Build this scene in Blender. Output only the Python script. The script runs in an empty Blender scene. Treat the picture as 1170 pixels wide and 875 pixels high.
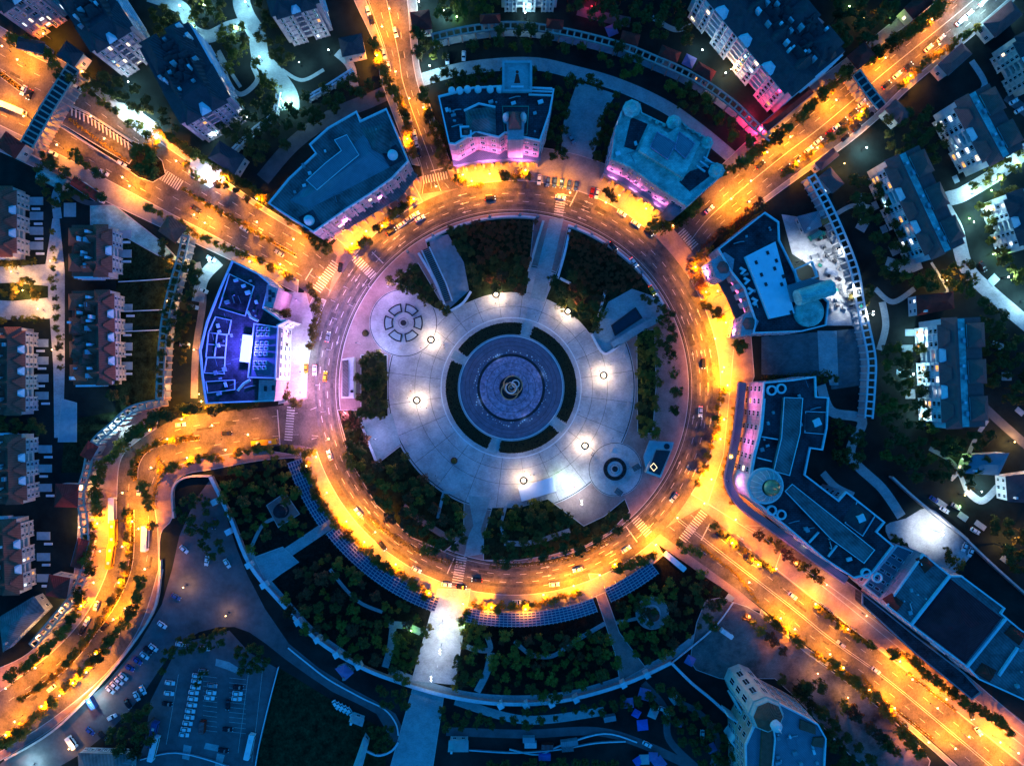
import bpy, math, random
from mathutils import Vector
C = bpy.context.scene
COL = C.collection
R = random.Random(7)
PI = math.pi
# ------------------------------------------------ camera, sky, exposure
S, H, CX, CY = 0.4, 300.0, 585.0, 437.5      # metres per photo pixel on the ground, camera height, nadir
cam = bpy.data.cameras.new('camera'); co = bpy.data.objects.new('camera', cam); COL.objects.link(co)
co.location = (0, 0, H); cam.sensor_width = 36; cam.lens = 36*H/(1170*S); cam.clip_end = 6000; cam.clip_start = 1
C.camera = co
C.view_settings.view_transform = 'Standard'; C.view_settings.look = 'None'
C.view_settings.exposure = 0.9; C.view_settings.gamma = 1
W = bpy.data.worlds.new('World'); C.world = W; W.use_nodes = True
nt = W.node_tree; bg = nt.nodes['Background']
sk = nt.nodes.new('ShaderNodeTexSky'); sk.sky_type = 'NISHITA'; sk.sun_disc = False
sk.sun_elevation = math.radians(1.0); sk.sun_rotation = math.radians(300)
mx = nt.nodes.new('ShaderNodeMix'); mx.data_type = 'RGBA'; mx.blend_type = 'MULTIPLY'; mx.inputs[0].default_value = 1
nt.links.new(sk.outputs[0], mx.inputs[6]); mx.inputs[7].default_value = (0.025, 1.62, 5.2, 1)
nt.links.new(mx.outputs[2], bg.inputs[0]); bg.inputs[1].default_value = SKY_STRENGTH = 0.15
# last glow of dusk in the west, very weak and very soft
sd = bpy.data.lights.new('dusk_glow', 'SUN'); sd.energy = 0.22; sd.angle = math.radians(25); sd.color = (0.08, 0.45, 1.0)
so = bpy.data.objects.new('dusk_glow', sd); COL.objects.link(so); so.rotation_euler = (math.radians(50), 0, math.radians(60))
# ------------------------------------------------ helpers
GK = 1.0      # height stretch of building being built, outline scaled about camera to keep its pixels
def P(x, y, z=0.0):
    k = S*(H-z*GK)/H
    return ((x-CX)*k, (CY-y)*k)
def P3(x, y, z=0.0):
    a = P(x, y, z); return (a[0], a[1], z*GK)
class MB:
    def __init__(s): s.v = []; s.f = []; s.m = []; s.mi = 0
    def add(s, vs, fs):
        n = len(s.v); s.v += [tuple(v) for v in vs]
        for f in fs: s.f.append(tuple(i+n for i in f)); s.m.append(s.mi)
    def quad(s, *vs): s.add(vs, [tuple(range(len(vs)))])
    def prism(s, pts, z0, z1, bottom=False, top=True):
        if area(pts) < 0: pts = pts[::-1]
        n = len(pts); vs = [(x, y, z0) for x, y in pts]+[(x, y, z1) for x, y in pts]
        fs = [(i, (i+1) % n, n+(i+1) % n, n+i) for i in range(n)]
        if top: fs.append(tuple(range(n, 2*n)))
        if bottom: fs.append(tuple(range(n-1, -1, -1)))
        s.add(vs, fs)
    def flat(s, pts, z):
        if area(pts) < 0: pts = pts[::-1]
        s.add([(x, y, z) for x, y in pts], [tuple(range(len(pts)))])
    def box(s, cx, cy, z0, sx, sy, sz, rot=0.0):
        c, d = math.cos(rot), math.sin(rot)
        pts = [(cx+c*a-d*b, cy+d*a+c*b) for a, b in ((-sx/2, -sy/2), (sx/2, -sy/2), (sx/2, sy/2), (-sx/2, sy/2))]
        s.prism(pts, z0, z0+sz, True)
    def band(s, pts, w, z0, z1, closed=False, off=0.0):
        a, b = offset(pts, off+w/2, closed), offset(pts, off-w/2, closed); n = len(pts)
        vs = []
        for i in range(n): vs += [(*a[i], z0), (*b[i], z0), (*a[i], z1), (*b[i], z1)]
        fs = []
        for i in range(n if closed else n-1):
            p, q = 4*i, 4*((i+1) % n)
            fs += [(p+2, p+3, q+3, q+2)]
            if z1-z0 > 1e-4: fs += [(p, p+2, q+2, q), (p+1, q+1, q+3, p+3)]
        if not closed and z1-z0 > 1e-4:
            q = 4*(n-1); fs += [(0, 1, 3, 2), (q, q+2, q+3, q+1)]
        s.add(vs, fs)
    def cyl(s, x, y, z0, z1, r0, r1=None, n=12):
        r1 = r0 if r1 is None else r1
        vs = [(x+r0*math.cos(2*PI*i/n), y+r0*math.sin(2*PI*i/n), z0) for i in range(n)]
        vs += [(x+r1*math.cos(2*PI*i/n), y+r1*math.sin(2*PI*i/n), z1) for i in range(n)]
        s.add(vs, [(i, (i+1) % n, n+(i+1) % n, n+i) for i in range(n)]+[tuple(range(n, 2*n))])
    def lathe(s, x, y, prof, n=24):
        vs = []
        for r, z in prof: vs += [(x+r*math.cos(2*PI*i/n), y+r*math.sin(2*PI*i/n), z) for i in range(n)]
        fs = []
        for k in range(len(prof)-1):
            for i in range(n): fs.append((k*n+i, k*n+(i+1) % n, (k+1)*n+(i+1) % n, (k+1)*n+i))
        s.add(vs, fs)
    def tube(s, pts, r, n=6):
        vs, fs = [], []
        for k, p in enumerate(pts):
            p = Vector(p); a = Vector(pts[max(k-1, 0)]); b = Vector(pts[min(k+1, len(pts)-1)])
            t = (b-a).normalized(); u = t.cross(Vector((0.13, 0.21, 1))).normalized(); w = t.cross(u)
            rr = r[k] if isinstance(r, (list, tuple)) else r
            vs += [tuple(p+(u*math.cos(2*PI*i/n)+w*math.sin(2*PI*i/n))*rr) for i in range(n)]
        for k in range(len(pts)-1):
            for i in range(n): fs.append((k*n+i, k*n+(i+1) % n, (k+1)*n+(i+1) % n, (k+1)*n+i))
        fs.append(tuple(range(n))); fs.append(tuple((len(pts)-1)*n+i for i in range(n)))
        s.add(vs, fs)
    def hip(s, quad, z0, z1, over=0.0, frac=0.5):
        # quad: 4 xy corners, ridge along the longer side
        q = [Vector(p) for p in quad]
        if (q[1]-q[0]).length < (q[2]-q[1]).length: q = q[1:]+q[:1]
        c = sum(q, Vector((0, 0)))/4
        if over: q = [c+(p-c)*(1+over/max((p-c).length, .1)) for p in q]
        m0, m1 = (q[0]+q[3])/2, (q[1]+q[2])/2; L = (m1-m0).length; ins = min(.5*(q[3]-q[0]).length*2*frac, L/2*.98)
        d = (m1-m0)/L; r0, r1 = m0+d*ins, m1-d*ins
        vs = [(p.x, p.y, z0) for p in q]+[(r0.x, r0.y, z1), (r1.x, r1.y, z1)]
        s.add(vs, [(0, 1, 5, 4), (1, 2, 5), (2, 3, 4, 5), (3, 0, 4), (3, 2, 1, 0)])
    def build(s, name, mats, parent=None, origin=(0, 0, 0), smooth=False):
        me = bpy.data.meshes.new(name)
        o = origin
        me.from_pydata([(v[0]-o[0], v[1]-o[1], v[2]*GK-o[2]) for v in s.v], [], s.f)
        if not isinstance(mats, (list, tuple)): mats = [mats]
        for m in mats: me.materials.append(m)
        if len(mats) > 1: me.polygons.foreach_set('material_index', s.m)
        if smooth: me.polygons.foreach_set('use_smooth', [True]*len(s.f))
        me.update()
        ob = bpy.data.objects.new(name, me); COL.objects.link(ob)
        if parent: ob.parent = parent
        else: ob.location = o
        return ob
def area(p): return .5*sum(p[i][0]*p[(i+1) % len(p)][1]-p[(i+1) % len(p)][0]*p[i][1] for i in range(len(p)))
def offset(pts, d, closed):
    n = len(pts); out = []
    for i in range(n):
        p = Vector(pts[i])
        a = Vector(pts[i-1]) if (i > 0 or closed) else None
        b = Vector(pts[(i+1) % n]) if (i < n-1 or closed) else None
        t1 = (p-a).normalized() if a is not None else (b-p).normalized()
        t2 = (b-p).normalized() if b is not None else t1
        n1, n2 = Vector((-t1.y, t1.x)), Vector((-t2.y, t2.x)); m = n1+n2
        m = m.normalized() if m.length > 1e-6 else n1
        k = 1/max(m.dot(n1), .4); q = p+m*d*k; out.append((q.x, q.y))
    return out
def cr(pts, k=6, closed=False):
    out = []; n = len(pts)
    for i in range(n if closed else n-1):
        g = lambda j: pts[j % n] if closed else pts[max(0, min(n-1, j))]
        p0, p1, p2, p3 = g(i-1), g(i), g(i+1), g(i+2)
        for s in range(k):
            t = s/k
            out.append(tuple(.5*(2*p1[c]+(-p0[c]+p2[c])*t+(2*p0[c]-5*p1[c]+4*p2[c]-p3[c])*t*t+(-p0[c]+3*p1[c]-3*p2[c]+p3[c])*t**3) for c in (0, 1)))
    if not closed: out.append(tuple(pts[-1]))
    return out
def arc(cx, cy, r, a0, a1, n=24):     # photo pixels, degrees clockwise on the picture
    return [(cx+r*math.cos(math.radians(a0+(a1-a0)*i/n)), cy+r*math.sin(math.radians(a0+(a1-a0)*i/n))) for i in range(n+1)]
def circ(cx, cy, r, n=64): return arc(cx, cy, r, 0, 360, n)[:-1]
def W2(pts, z=0.0): return [P(x, y, z) for x, y in pts]
def walk(pts, step, start=0.0):       # world polyline -> (point, angle) every step
    out = []; d = start
    for i in range(len(pts)-1):
        a, b = Vector(pts[i]), Vector(pts[i+1]); L = (b-a).length
        if L < 1e-6: continue
        while d <= L:
            p = a+(b-a)*(d/L); out.append((p.x, p.y, math.atan2((b-a).y, (b-a).x))); d += step
        d -= L
    return out
def inside(x, y, poly):
    c = False; n = len(poly)
    for i in range(n):
        x1, y1 = poly[i]; x2, y2 = poly[i-1]
        if (y1 > y) != (y2 > y) and x < (x2-x1)*(y-y1)/(y2-y1)+x1: c = not c
    return c
def tag(o, label=None, cat=None, group=None, kind=None):
    if label: o['label'] = label
    if cat: o['category'] = cat
    if group: o['group'] = group
    if kind: o['kind'] = kind
    return o
def empty(name, loc=(0, 0, 0), rz=0.0):
    o = bpy.data.objects.new(name, None); COL.objects.link(o); o.location = loc; o.rotation_euler = (0, 0, rz); o.empty_display_size = .5
    return o
def kids(o): return [c for c in KID.get(o.name, [])]
def cp(o, parent=None):
    c = o.copy(); COL.objects.link(c)
    if parent: c.parent = parent
    return c
def copy_tree(root, subs, loc, rz, scale=None):
    r = root.copy(); COL.objects.link(r); r.location = loc; r.rotation_euler = (0, 0, rz)
    if scale: r.scale = scale
    for s_ in subs:
        c = s_.copy(); COL.objects.link(c); c.parent = r
    return r
AUTO = []     # (object, base words, px, py) labels finished at the end
def auto(o, base, cat, group):
    tag(o, None, cat, group); AUTO.append((o, base)); return o
# ------------------------------------------------ materials
def mat(name, col, rough=.8, amt=.25, scale=.25, metal=0.0, pattern=None, psize=1.0, dark=.6, alpha=None, bump=0.0, spec=.06):
    m = bpy.data.materials.new(name); m.use_nodes = True; t = m.node_tree; b = t.nodes['Principled BSDF']
    b.inputs['Roughness'].default_value = rough; b.inputs['Metallic'].default_value = metal
    b.inputs['Specular IOR Level'].default_value = spec
    g = t.nodes.new('ShaderNodeNewGeometry')
    n1 = t.nodes.new('ShaderNodeTexNoise'); n1.inputs['Scale'].default_value = scale; n1.inputs['Detail'].default_value = 6; n1.inputs['Roughness'].default_value = .7
    t.links.new(g.outputs['Position'], n1.inputs['Vector'])
    r = t.nodes.new('ShaderNodeMapRange'); r.inputs[1].default_value = .3; r.inputs[2].default_value = .7
    r.inputs[3].default_value = 1-amt; r.inputs[4].default_value = 1+amt
    t.links.new(n1.outputs['Fac'], r.inputs[0])
    cm = t.nodes.new('ShaderNodeMix'); cm.data_type = 'RGBA'; cm.blend_type = 'MULTIPLY'; cm.inputs[0].default_value = 1
    cm.inputs[6].default_value = (*col, 1)
    cv = t.nodes.new('ShaderNodeCombineColor')
    for i in range(3): t.links.new(r.outputs[0], cv.inputs[i])
    t.links.new(cv.outputs[0], cm.inputs[7]); out = cm.outputs[2]
    if pattern:
        if pattern == 'brick':
            p = t.nodes.new('ShaderNodeTexBrick'); p.inputs['Scale'].default_value = 1/psize; p.inputs['Mortar Size'].default_value = .03
            p.inputs['Color1'].default_value = (1, 1, 1, 1); p.inputs['Color2'].default_value = (.78, .78, .78, 1); p.inputs['Mortar'].default_value = (dark, dark, dark, 1)
            t.links.new(g.outputs['Position'], p.inputs['Vector']); po = p.outputs['Color']
        elif pattern == 'vor':
            p = t.nodes.new('ShaderNodeTexVoronoi'); p.inputs['Scale'].default_value = 1/psize; t.links.new(g.outputs['Position'], p.inputs['Vector'])
            q = t.nodes.new('ShaderNodeMapRange'); q.inputs[3].default_value = dark; q.inputs[4].default_value = 1.2
            t.links.new(p.outputs['Color'], q.inputs[0]); cc = t.nodes.new('ShaderNodeCombineColor')
            for i in range(3): t.links.new(q.outputs[0], cc.inputs[i])
            po = cc.outputs[0]
        elif pattern == 'wave':
            p = t.nodes.new('ShaderNodeTexWave'); p.inputs['Scale'].default_value = .5/psize; p.inputs['Distortion'].default_value = .4
            p.bands_direction = 'DIAGONAL'; t.links.new(g.outputs['Position'], p.inputs['Vector'])
            q = t.nodes.new('ShaderNodeMapRange'); q.inputs[3].default_value = dark; q.inputs[4].default_value = 1.1
            t.links.new(p.outputs['Fac'], q.inputs[0]); cc = t.nodes.new('ShaderNodeCombineColor')
            for i in range(3): t.links.new(q.outputs[0], cc.inputs[i])
            po = cc.outputs[0]
        c2 = t.nodes.new('ShaderNodeMix'); c2.data_type = 'RGBA'; c2.blend_type = 'MULTIPLY'; c2.inputs[0].default_value = 1
        t.links.new(out, c2.inputs[6]); t.links.new(po, c2.inputs[7]); out = c2.outputs[2]
    t.links.new(out, b.inputs['Base Color'])
    return m
def leafmat(name, col):
    m = bpy.data.materials.new(name); m.use_nodes = True; t = m.node_tree; b = t.nodes['Principled BSDF']
    b.inputs['Roughness'].default_value = .7; b.inputs['Specular IOR Level'].default_value = .05
    oi = t.nodes.new('ShaderNodeObjectInfo'); g = t.nodes.new('ShaderNodeNewGeometry')
    n1 = t.nodes.new('ShaderNodeTexNoise'); n1.inputs['Scale'].default_value = 1.1; n1.inputs['Detail'].default_value = 6; n1.inputs['Roughness'].default_value = .8
    t.links.new(g.outputs['Position'], n1.inputs['Vector'])
    a = t.nodes.new('ShaderNodeMath'); a.operation = 'ADD'; t.links.new(oi.outputs['Random'], a.inputs[0]); t.links.new(n1.outputs['Fac'], a.inputs[1])
    r = t.nodes.new('ShaderNodeValToRGB'); e = r.color_ramp.elements
    e[0].position = .4; e[0].color = (col[0]*.35, col[1]*.4, col[2]*.5, 1); e[1].position = 1.15; e[1].color = (col[0]*2.2, col[1]*1.9, col[2]*1.2, 1)
    t.links.new(a.outputs[0], r.inputs[0]); t.links.new(r.outputs[0], b.inputs['Base Color'])
    b.inputs['Subsurface Weight'].default_value = 0
    return m
def glow(name, col, st):
    m = bpy.data.materials.new(name); m.use_nodes = True; t = m.node_tree; t.nodes.remove(t.nodes['Principled BSDF'])
    e = t.nodes.new('ShaderNodeEmission'); e.inputs[0].default_value = (*col, 1); e.inputs[1].default_value = st
    t.links.new(e.outputs[0], t.nodes['Material Output'].inputs[0]); return m
M = dict(
 ground=mat('ground_soil', (.014, .020, .018), amt=.6, scale=.05),
 asphalt=mat('asphalt', (.115, .098, .086), rough=.7, amt=.45, scale=.12, pattern='vor', psize=.5, dark=.75),
 lane=mat('worn_tyre_lanes', (.08, .075, .075), amt=.6, scale=.3),
 tarmac=mat('parking_tarmac', (.12, .11, .115), amt=.35, scale=.12),
 paint=mat('road_paint', (.50, .48, .44), amt=.3, scale=1.2),
 pave=mat('granite_paving', (.30, .28, .27), amt=.28, scale=.15, pattern='brick', psize=1.2, dark=.6),
 plaza=mat('plaza_paving', (.50, .48, .48), amt=.35, scale=.12, pattern='brick', psize=1.4, dark=.6),
 redpave=mat('rose_paving', (.36, .24, .22), amt=.3, scale=.15, pattern='brick', psize=1.0, dark=.62),
 bluepave=mat('pale_path_paving', (.33, .40, .40), amt=.22, scale=.2, pattern='brick', psize=1.5, dark=.75),
 kerb=mat('kerb_stone', (.45, .42, .40), amt=.2, scale=.8),
 darkstone=mat('dark_granite', (.03, .03, .035), amt=.3, scale=.8),
 lawn=mat('lawn_grass', (.020, .030, .012), amt=.85, scale=.25, pattern='vor', psize=.7, dark=.4),
 soil=mat('planting_bed', (.014, .014, .010), amt=.5, scale=.5, pattern='vor', psize=.6, dark=.35),
 white=mat('white_render', (.62, .60, .60), amt=.15, scale=.4),
 cream=mat('cream_stone', (.55, .47, .42), amt=.2, scale=.4),
 pink=mat('rose_stone', (.58, .36, .38), amt=.22, scale=.5, pattern='brick', psize=1.5, dark=.75),
 slate=mat('dark_court_paving', (.10, .14, .15), amt=.5, scale=.08, pattern='brick', psize=2.5, dark=.7),
 sand=mat('sandstone', (.46, .30, .25), amt=.25, scale=.5),
 patchy=mat('asphalt_repair', (.06, .055, .05), amt=.4, scale=.6),
 grey=mat('grey_stone', (.26, .27, .29), amt=.25, scale=.4),
 coping=mat('pale_coping', (.62, .64, .66), amt=.15, scale=.7),
 roofblue=mat('slate_blue_roof', (.16, .14, .14), amt=.6, scale=.12, pattern='wave', psize=1.2, dark=.8),
 roofdark=mat('dark_roof_felt', (.065, .055, .065), amt=.75, scale=.14, pattern='brick', psize=3.2, dark=.55),
 roofmid=mat('zinc_roof', (.17, .20, .23), amt=.18, scale=.2, pattern='wave', psize=.8, dark=.85),
 teal=mat('weathered_copper_roof', (.32, .56, .50), amt=.5, scale=.2, pattern='brick', psize=2.2, dark=.65),
 tilebrown=mat('brown_roof_tile', (.30, .09, .06), amt=.25, scale=.5, pattern='wave', psize=.6, dark=.65),
 tilered=mat('red_roof_tile', (.34, .04, .03), amt=.25, scale=.5, pattern='wave', psize=.6, dark=.65),
 tileblue=mat('charcoal_roof_tile', (.075, .065, .07), amt=.25, scale=.5, pattern='wave', psize=.6, dark=.65),
 tilemauve=mat('mauve_roof_tile', (.30, .10, .09), amt=.2, scale=.5, pattern='wave', psize=.6, dark=.7),
 deck=mat('pale_terrace_deck', (.30, .36, .38), amt=.2, scale=.3),
 white_roof=mat('white_roof_sheet', (.66, .70, .76), amt=.1, scale=.2),
 poolblue=mat('blue_mosaic', (.13, .14, .20), amt=.25, scale=.3, pattern='brick', psize=.8, dark=.8),
 violet=mat('violet_mosaic', (.40, .26, .36), amt=.45, scale=.6, pattern='vor', psize=.9, dark=.6),
 glass=mat('dark_glass', (.015, .02, .03), rough=.15, amt=.2, spec=.6),
 metal=mat('galvanised_metal', (.35, .36, .38), rough=.4, metal=.6, amt=.15),
 darkmetal=mat('dark_metal', (.05, .05, .055), rough=.5, metal=.4),
 bronze=mat('bronze', (.55, .30, .16), rough=.35, metal=.7, amt=.3, scale=1),
 rubber=mat('tyre_rubber', (.02, .02, .02)),
 bark=mat('bark', (.08, .055, .04), amt=.4, scale=2),
 pergola=mat('pergola_timber', (.42, .36, .40), amt=.2, scale=.6),
 panel=mat('solar_blue_glazing', (.05, .07, .16), rough=.25, amt=.15),
 water=mat('fountain_water', (.35, .5, .6), rough=.15, amt=.3),
 red=mat('red_paint', (.45, .02, .02)), orange=mat('orange_paint', (.7, .25, .02)), blue=mat('blue_tarp', (.05, .12, .45)),
 purple=mat('purple_tarp', (.22, .16, .34)), green=mat('green_tarp', (.03, .25, .18)),
 carwhite=mat('white_car_paint', (.72, .72, .72), rough=.35, amt=.05), carblack=mat('black_car_paint', (.02, .02, .025), rough=.3, amt=.1),
 carsilver=mat('silver_car_paint', (.35, .36, .38), rough=.3, metal=.4), carred=mat('red_car_paint', (.35, .02, .02), rough=.3),
 carblue=mat('blue_car_paint', (.03, .08, .25), rough=.3), caryellow=mat('yellow_car_paint', (.65, .33, .02), rough=.4),
 tileplum=mat('plum_roof_tile', (.17, .028, .034), amt=.3, scale=.15, pattern='wave', psize=.8, dark=.7),
 leafE=leafmat('low_dark_leaves', (.016, .020, .016)),
 apron=mat('mottled_forecourt_paving', (.24, .17, .155), amt=.75, scale=.07, pattern='brick', psize=1.6, dark=.55),  # apron has strong broad tone variation
 leafA=leafmat('broad_leaves', (.062, .060, .016)), leafB=leafmat('dark_leaves', (.044, .038, .016)),
 leafC=leafmat('olive_leaves', (.12, .082, .020)), leafD=leafmat('russet_leaves', (.075, .032, .022)),
 g_warm=glow('sodium_glow', (1, .55, .16), 14), g_white=glow('white_lamp_glow', (.9, 1, .95), 30),
 g_soft=glow('warm_white_glow', (1, .82, .58), 5), g_led=glow('led_screen_glow', (.085, .12, 1), 6),
 g_win=glow('lit_window_warm', (1, .78, .45), 1.6), g_wino=glow('lit_window_orange', (1, .42, .10), .9),
 g_winw=glow('lit_window_cool', (.85, .95, 1), 1.3), g_red=glow('red_glow', (1, .03, .05), 6), g_tail=glow('tail_light', (1, .03, .02), 2.5),
 g_head=glow('head_light', (1, .95, .85), 2.2), g_green=glow('green_glow', (.5, 1, .25), 18), g_blue=glow('blue_glow', (.1, .25, 1), 6))
def sheet(name, pts, m, z, kind='structure'):
    mb = MB(); mb.flat(W2(pts), z); return tag(mb.build(name, M[m]), kind=kind)
def slab(name, pts, m, z, kerb=True):     # raised pavement with a real kerb
    mb = MB(); w = W2(pts)
    if area(w) < 0: w = w[::-1]
    mb.prism(w, 0, z)
    if kerb: mb.mi = 1; mb.band(w, .35, z, z+.012, True, .18)
    return tag(mb.build(name, [M[m], M['kerb']]), kind='structure')
def road(name, pts, wpx, m, z, smooth=True):
    mb = MB(); mb.band(W2(cr(pts, 8) if smooth else pts), wpx*S, z, z); return tag(mb.build(name, M[m]), kind='structure')
# ------------------------------------------------ ground, roads, pavements
KX, KY = 587, 443
mb = MB(); mb.flat([(-2500, -2500), (2500, -2500), (2500, 2500), (-2500, 2500)], 0); tag(mb.build('ground', M['ground']), kind='structure')
def ann(name, cx, cy, r0, r1, a0, a1, m, z, raised=False, n=48):
    pts = arc(cx, cy, r1, a0, a1, n)+arc(cx, cy, r0, a1, a0, n)
    return slab(name, pts, m, z) if raised else sheet(name, pts, m, z)
for k_, (m_, z_) in enumerate((('redpave', .010),)):
    pass
NWU = [(-40, 5), (30, 48), (85, 78), (180, 152), (290, 228), (345, 262), (385, 292)]
NWL = [(-40, 140), (25, 170), (116, 215), (190, 252), (267, 290), (341, 328), (372, 352)]
WO = [(362, 448), (330, 462), (218, 474), (180, 489), (150, 510), (137, 530), (134, 570), (132, 610), (124, 650), (100, 700), (60, 745), (0, 790), (-40, 815)]
WI = [(366, 515), (330, 508), (257, 519), (213, 528), (186, 541), (177, 575), (180, 605), (181, 650), (160, 715), (120, 770), (60, 820), (0, 858), (-40, 880)]
SU = [(800, 580), (885, 650), (947, 699), (1034, 766), (1091, 812), (1200, 900)]
SL = [(752, 608), (870, 694), (921, 737), (983, 778), (1063, 845), (1130, 905)]
EU = [(770, 262), (800, 225), (830, 196), (870, 160), (932, 108), (973, 75), (1068, 0), (1110, -35)]
EL = [(800, 300), (822, 270), (860, 240), (921, 195), (965, 165), (1009, 128), (1040, 98), (1127, 26), (1190, -30)]
NL = [(408, -30), (418, 0), (440, 60), (446, 98), (480, 190), (480, 222)]
NR = [(458, -30), (465, 0), (475, 90), (511, 195), (528, 215)]
ring = MB(); o_, i_ = W2(arc(KX, KY, 236, 0, 360, 128)), W2(arc(KX, KY, 201, 0, 360, 128))
for k in range(128): ring.quad((*i_[k], .05), (*i_[k+1], .05), (*o_[k+1], .05), (*o_[k], .05)) if False else ring.quad((*o_[k], .05), (*o_[k+1], .05), (*i_[k+1], .05), (*i_[k], .05))
ring.f = [f[::-1] for f in ring.f]
tag(ring.build('ring_road', M['asphalt']), kind='structure')
def strip2(name, a, b, m, z):
    return sheet(name, cr(a, 4)+cr(b, 4)[::-1], m, z)
strip2('road', NWU, NWL, 'asphalt', .040); strip2('road', WO, WI, 'asphalt', .044); strip2('road', SU, SL, 'asphalt', .036)
strip2('road', EU, EL, 'asphalt', .032); strip2('road', NL, NR, 'asphalt', .028)
ann('pavement', KX, KY, 234, 264, 0, 359.9, 'redpave', .012)
sheet('pavement', [(790, 560), (850, 560), (882, 600), (1190, 840), (1190, 910), (1130, 900), (790, 620)], 'redpave', .016)
sheet('pavement', [(730, 612), (760, 604), (875, 700), (840, 690), (805, 690), (760, 650)], 'redpave', .020)
# darker strips worn by tyres round the ring and along the roads
for r in (208, 217, 226): 
    m_ = MB(); m_.band(W2(circ(KX, KY, r, 96)), 1.3, .056, .056, True); tag(m_.build('road_wear', M['lane']), kind='structure')
def between(a, b, t, k=6):
    a, b = cr(a, k), cr(b, k); n = 60; out = []
    def at(p, s):
        L = [0]
        for i in range(1, len(p)): L.append(L[-1]+math.dist(p[i], p[i-1]))
        d = s*L[-1]
        for i in range(1, len(p)):
            if L[i] >= d: q = (d-L[i-1])/max(L[i]-L[i-1], 1e-6); return (p[i-1][0]+(p[i][0]-p[i-1][0])*q, p[i-1][1]+(p[i][1]-p[i-1][1])*q)
        return p[-1]
    for i in range(n+1):
        u, v = at(a, i/n), at(b, i/n); out.append((u[0]*(1-t)+v[0]*t, u[1]*(1-t)+v[1]*t))
    return out
def line(pts, w=.25, dash=None, z=.062):
    mb = MB(); p = W2(pts)
    if dash:
        for x, y, a in walk(p, dash[0]+dash[1], 2):
            c, s = math.cos(a)*dash[0]/2, math.sin(a)*dash[0]/2; mb.band([(x-c, y-s), (x+c, y+s)], w, z, z)
    else: mb.band(p, w, z, z)
    return tag(mb.build('road_marking', M['paint']), kind='structure')
line(arc(KX, KY, 213, 0, 360, 128), .22, (3, 4.5)); line(arc(KX, KY, 222, 0, 360, 128), .22, (3, 4.5)); line(arc(KX, KY, 203.5, 0, 359.9, 128), .18)
for a, b, ts in ((NWU, NWL, (.25, .38, .66, .78)), (WO, WI, (.25, .75)), (SU, SL, (.25, .75)), (EU, EL, (.22, .36, .66, .8)), (NL, NR, (.28, .72))):
    for t in ts: line(between(a, b, t), .16, (3, 6), .060)
line(between(SU, SL, .48), .2, None, .064); line(between(SU, SL, .53), .2, None, .064)
line(between(EU, EL, .5), .25, None, .064); line(between(NL, NR, .5), .25, None, .064); line(between(NL, NR, .05), .2, None, .064)
def zebra(x, y, ang, length, width, n=None):     # stripes across; ang = direction along which stripes repeat
    mb = MB(); a = -math.radians(ang); cx, cy = P(x, y); L = length*S; n = n or int(L/1.15)
    for i in range(n):
        d = (i-(n-1)/2)*L/n; px, py = cx+math.cos(a)*d, cy+math.sin(a)*d
        b = a+PI/2; c, s = math.cos(b)*width*S/2, math.sin(b)*width*S/2
        mb.band([(px-c, py-s), (px+c, py+s)], .55, .068, .068)
    return tag(mb.build('pedestrian_crossing', M['paint']), kind='structure')
zebra(497, 203, -12, 30, 9); zebra(373, 316, 125, 40, 11); zebra(416, 305, 45, 32, 10); zebra(331, 484, 95, 40, 9); zebra(525, 651, 100, 32, 12)
zebra(733, 601, 48, 26, 10); zebra(792, 601, 128, 42, 10); zebra(786, 273, 48, 26, 10); zebra(196, 206, 32, 26, 13); zebra(640, 234, 100, 26, 11); zebra(296, 266, 120, 12, 6)
for pts in ([(511, 655), (519, 637)], [(715, 601), (728, 619)], [(801, 617), (811, 598)], [(425, 288), (438, 301)], [(349, 320), (357, 307)], [(651, 236), (661, 216)], [(317, 468), (320, 508)], [(492, 196), (508, 192)]):
    line(pts, .45, None, .066)
# pavements round the ring, kerbed
z = .14
for i, (a0, a1, w) in enumerate(((257, 313, 40), (-33, 31, 34), (48, 163, 20), (179, 205, 16), (220, 244, 34))):
    ann('pavement', KX, KY, 236, 236+w, a0, a1, 'pave', z+.002*i, True)
sheet_args = [
 ('pavement', [(500, 205), (520, 205), (560, 212), (640, 204), (700, 215), (748, 250), (720, 262), (660, 225), (590, 210), (520, 214)], 'pave', .150)]
def side(a, b, t0, t1, m='pave', z=.145, name='pavement'):
    return slab(name, between(a, b, t0)+between(a, b, t1)[::-1], m, z)
side(NWU[:-1], NWL[:-1], .0, .10); side(NWU[:-1], NWL[:-1], .88, 1.12, z=.147)
side(SU[1:], SL[1:], -.42, -.02, 'redpave', .149); side(SU[1:], SL[1:], 1.03, 1.16, z=.151)
side(EU[2:], EL[2:], -.18, .05, z=.153); side(EU[2:], EL[2:], .93, 1.04, z=.155)
side(NL[:-1], NR[:-1], -.30, .0, z=.157); side(NL[:-1], NR[:-1], 1.0, 1.25, z=.159)
slab('pavement', [(318, 462), (350, 454), (352, 400), (358, 365), (350, 335), (325, 333), (330, 380)], 'plaza', .161)
slab('pavement', cr(WO[3:], 4)+cr([(-40, 775), (0, 762), (33, 745), (60, 715), (80, 680), (88, 620), (90, 580), (97, 540), (112, 500), (140, 478), (183, 458)], 4), 'redpave', .163)
slab('pavement', cr(WI[:8], 4)[6:]+cr([(183, 650), (184, 610), (197, 592), (198, 556), (213, 542), (245, 536), (300, 526), (355, 522)], 4), 'redpave', .165)
slab('pavement', cr(WI[7:], 4)+cr([(-40, 893), (5, 866), (60, 832), (112, 784), (152, 735), (177, 692), (187, 650)], 4), 'redpave', .167)
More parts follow.
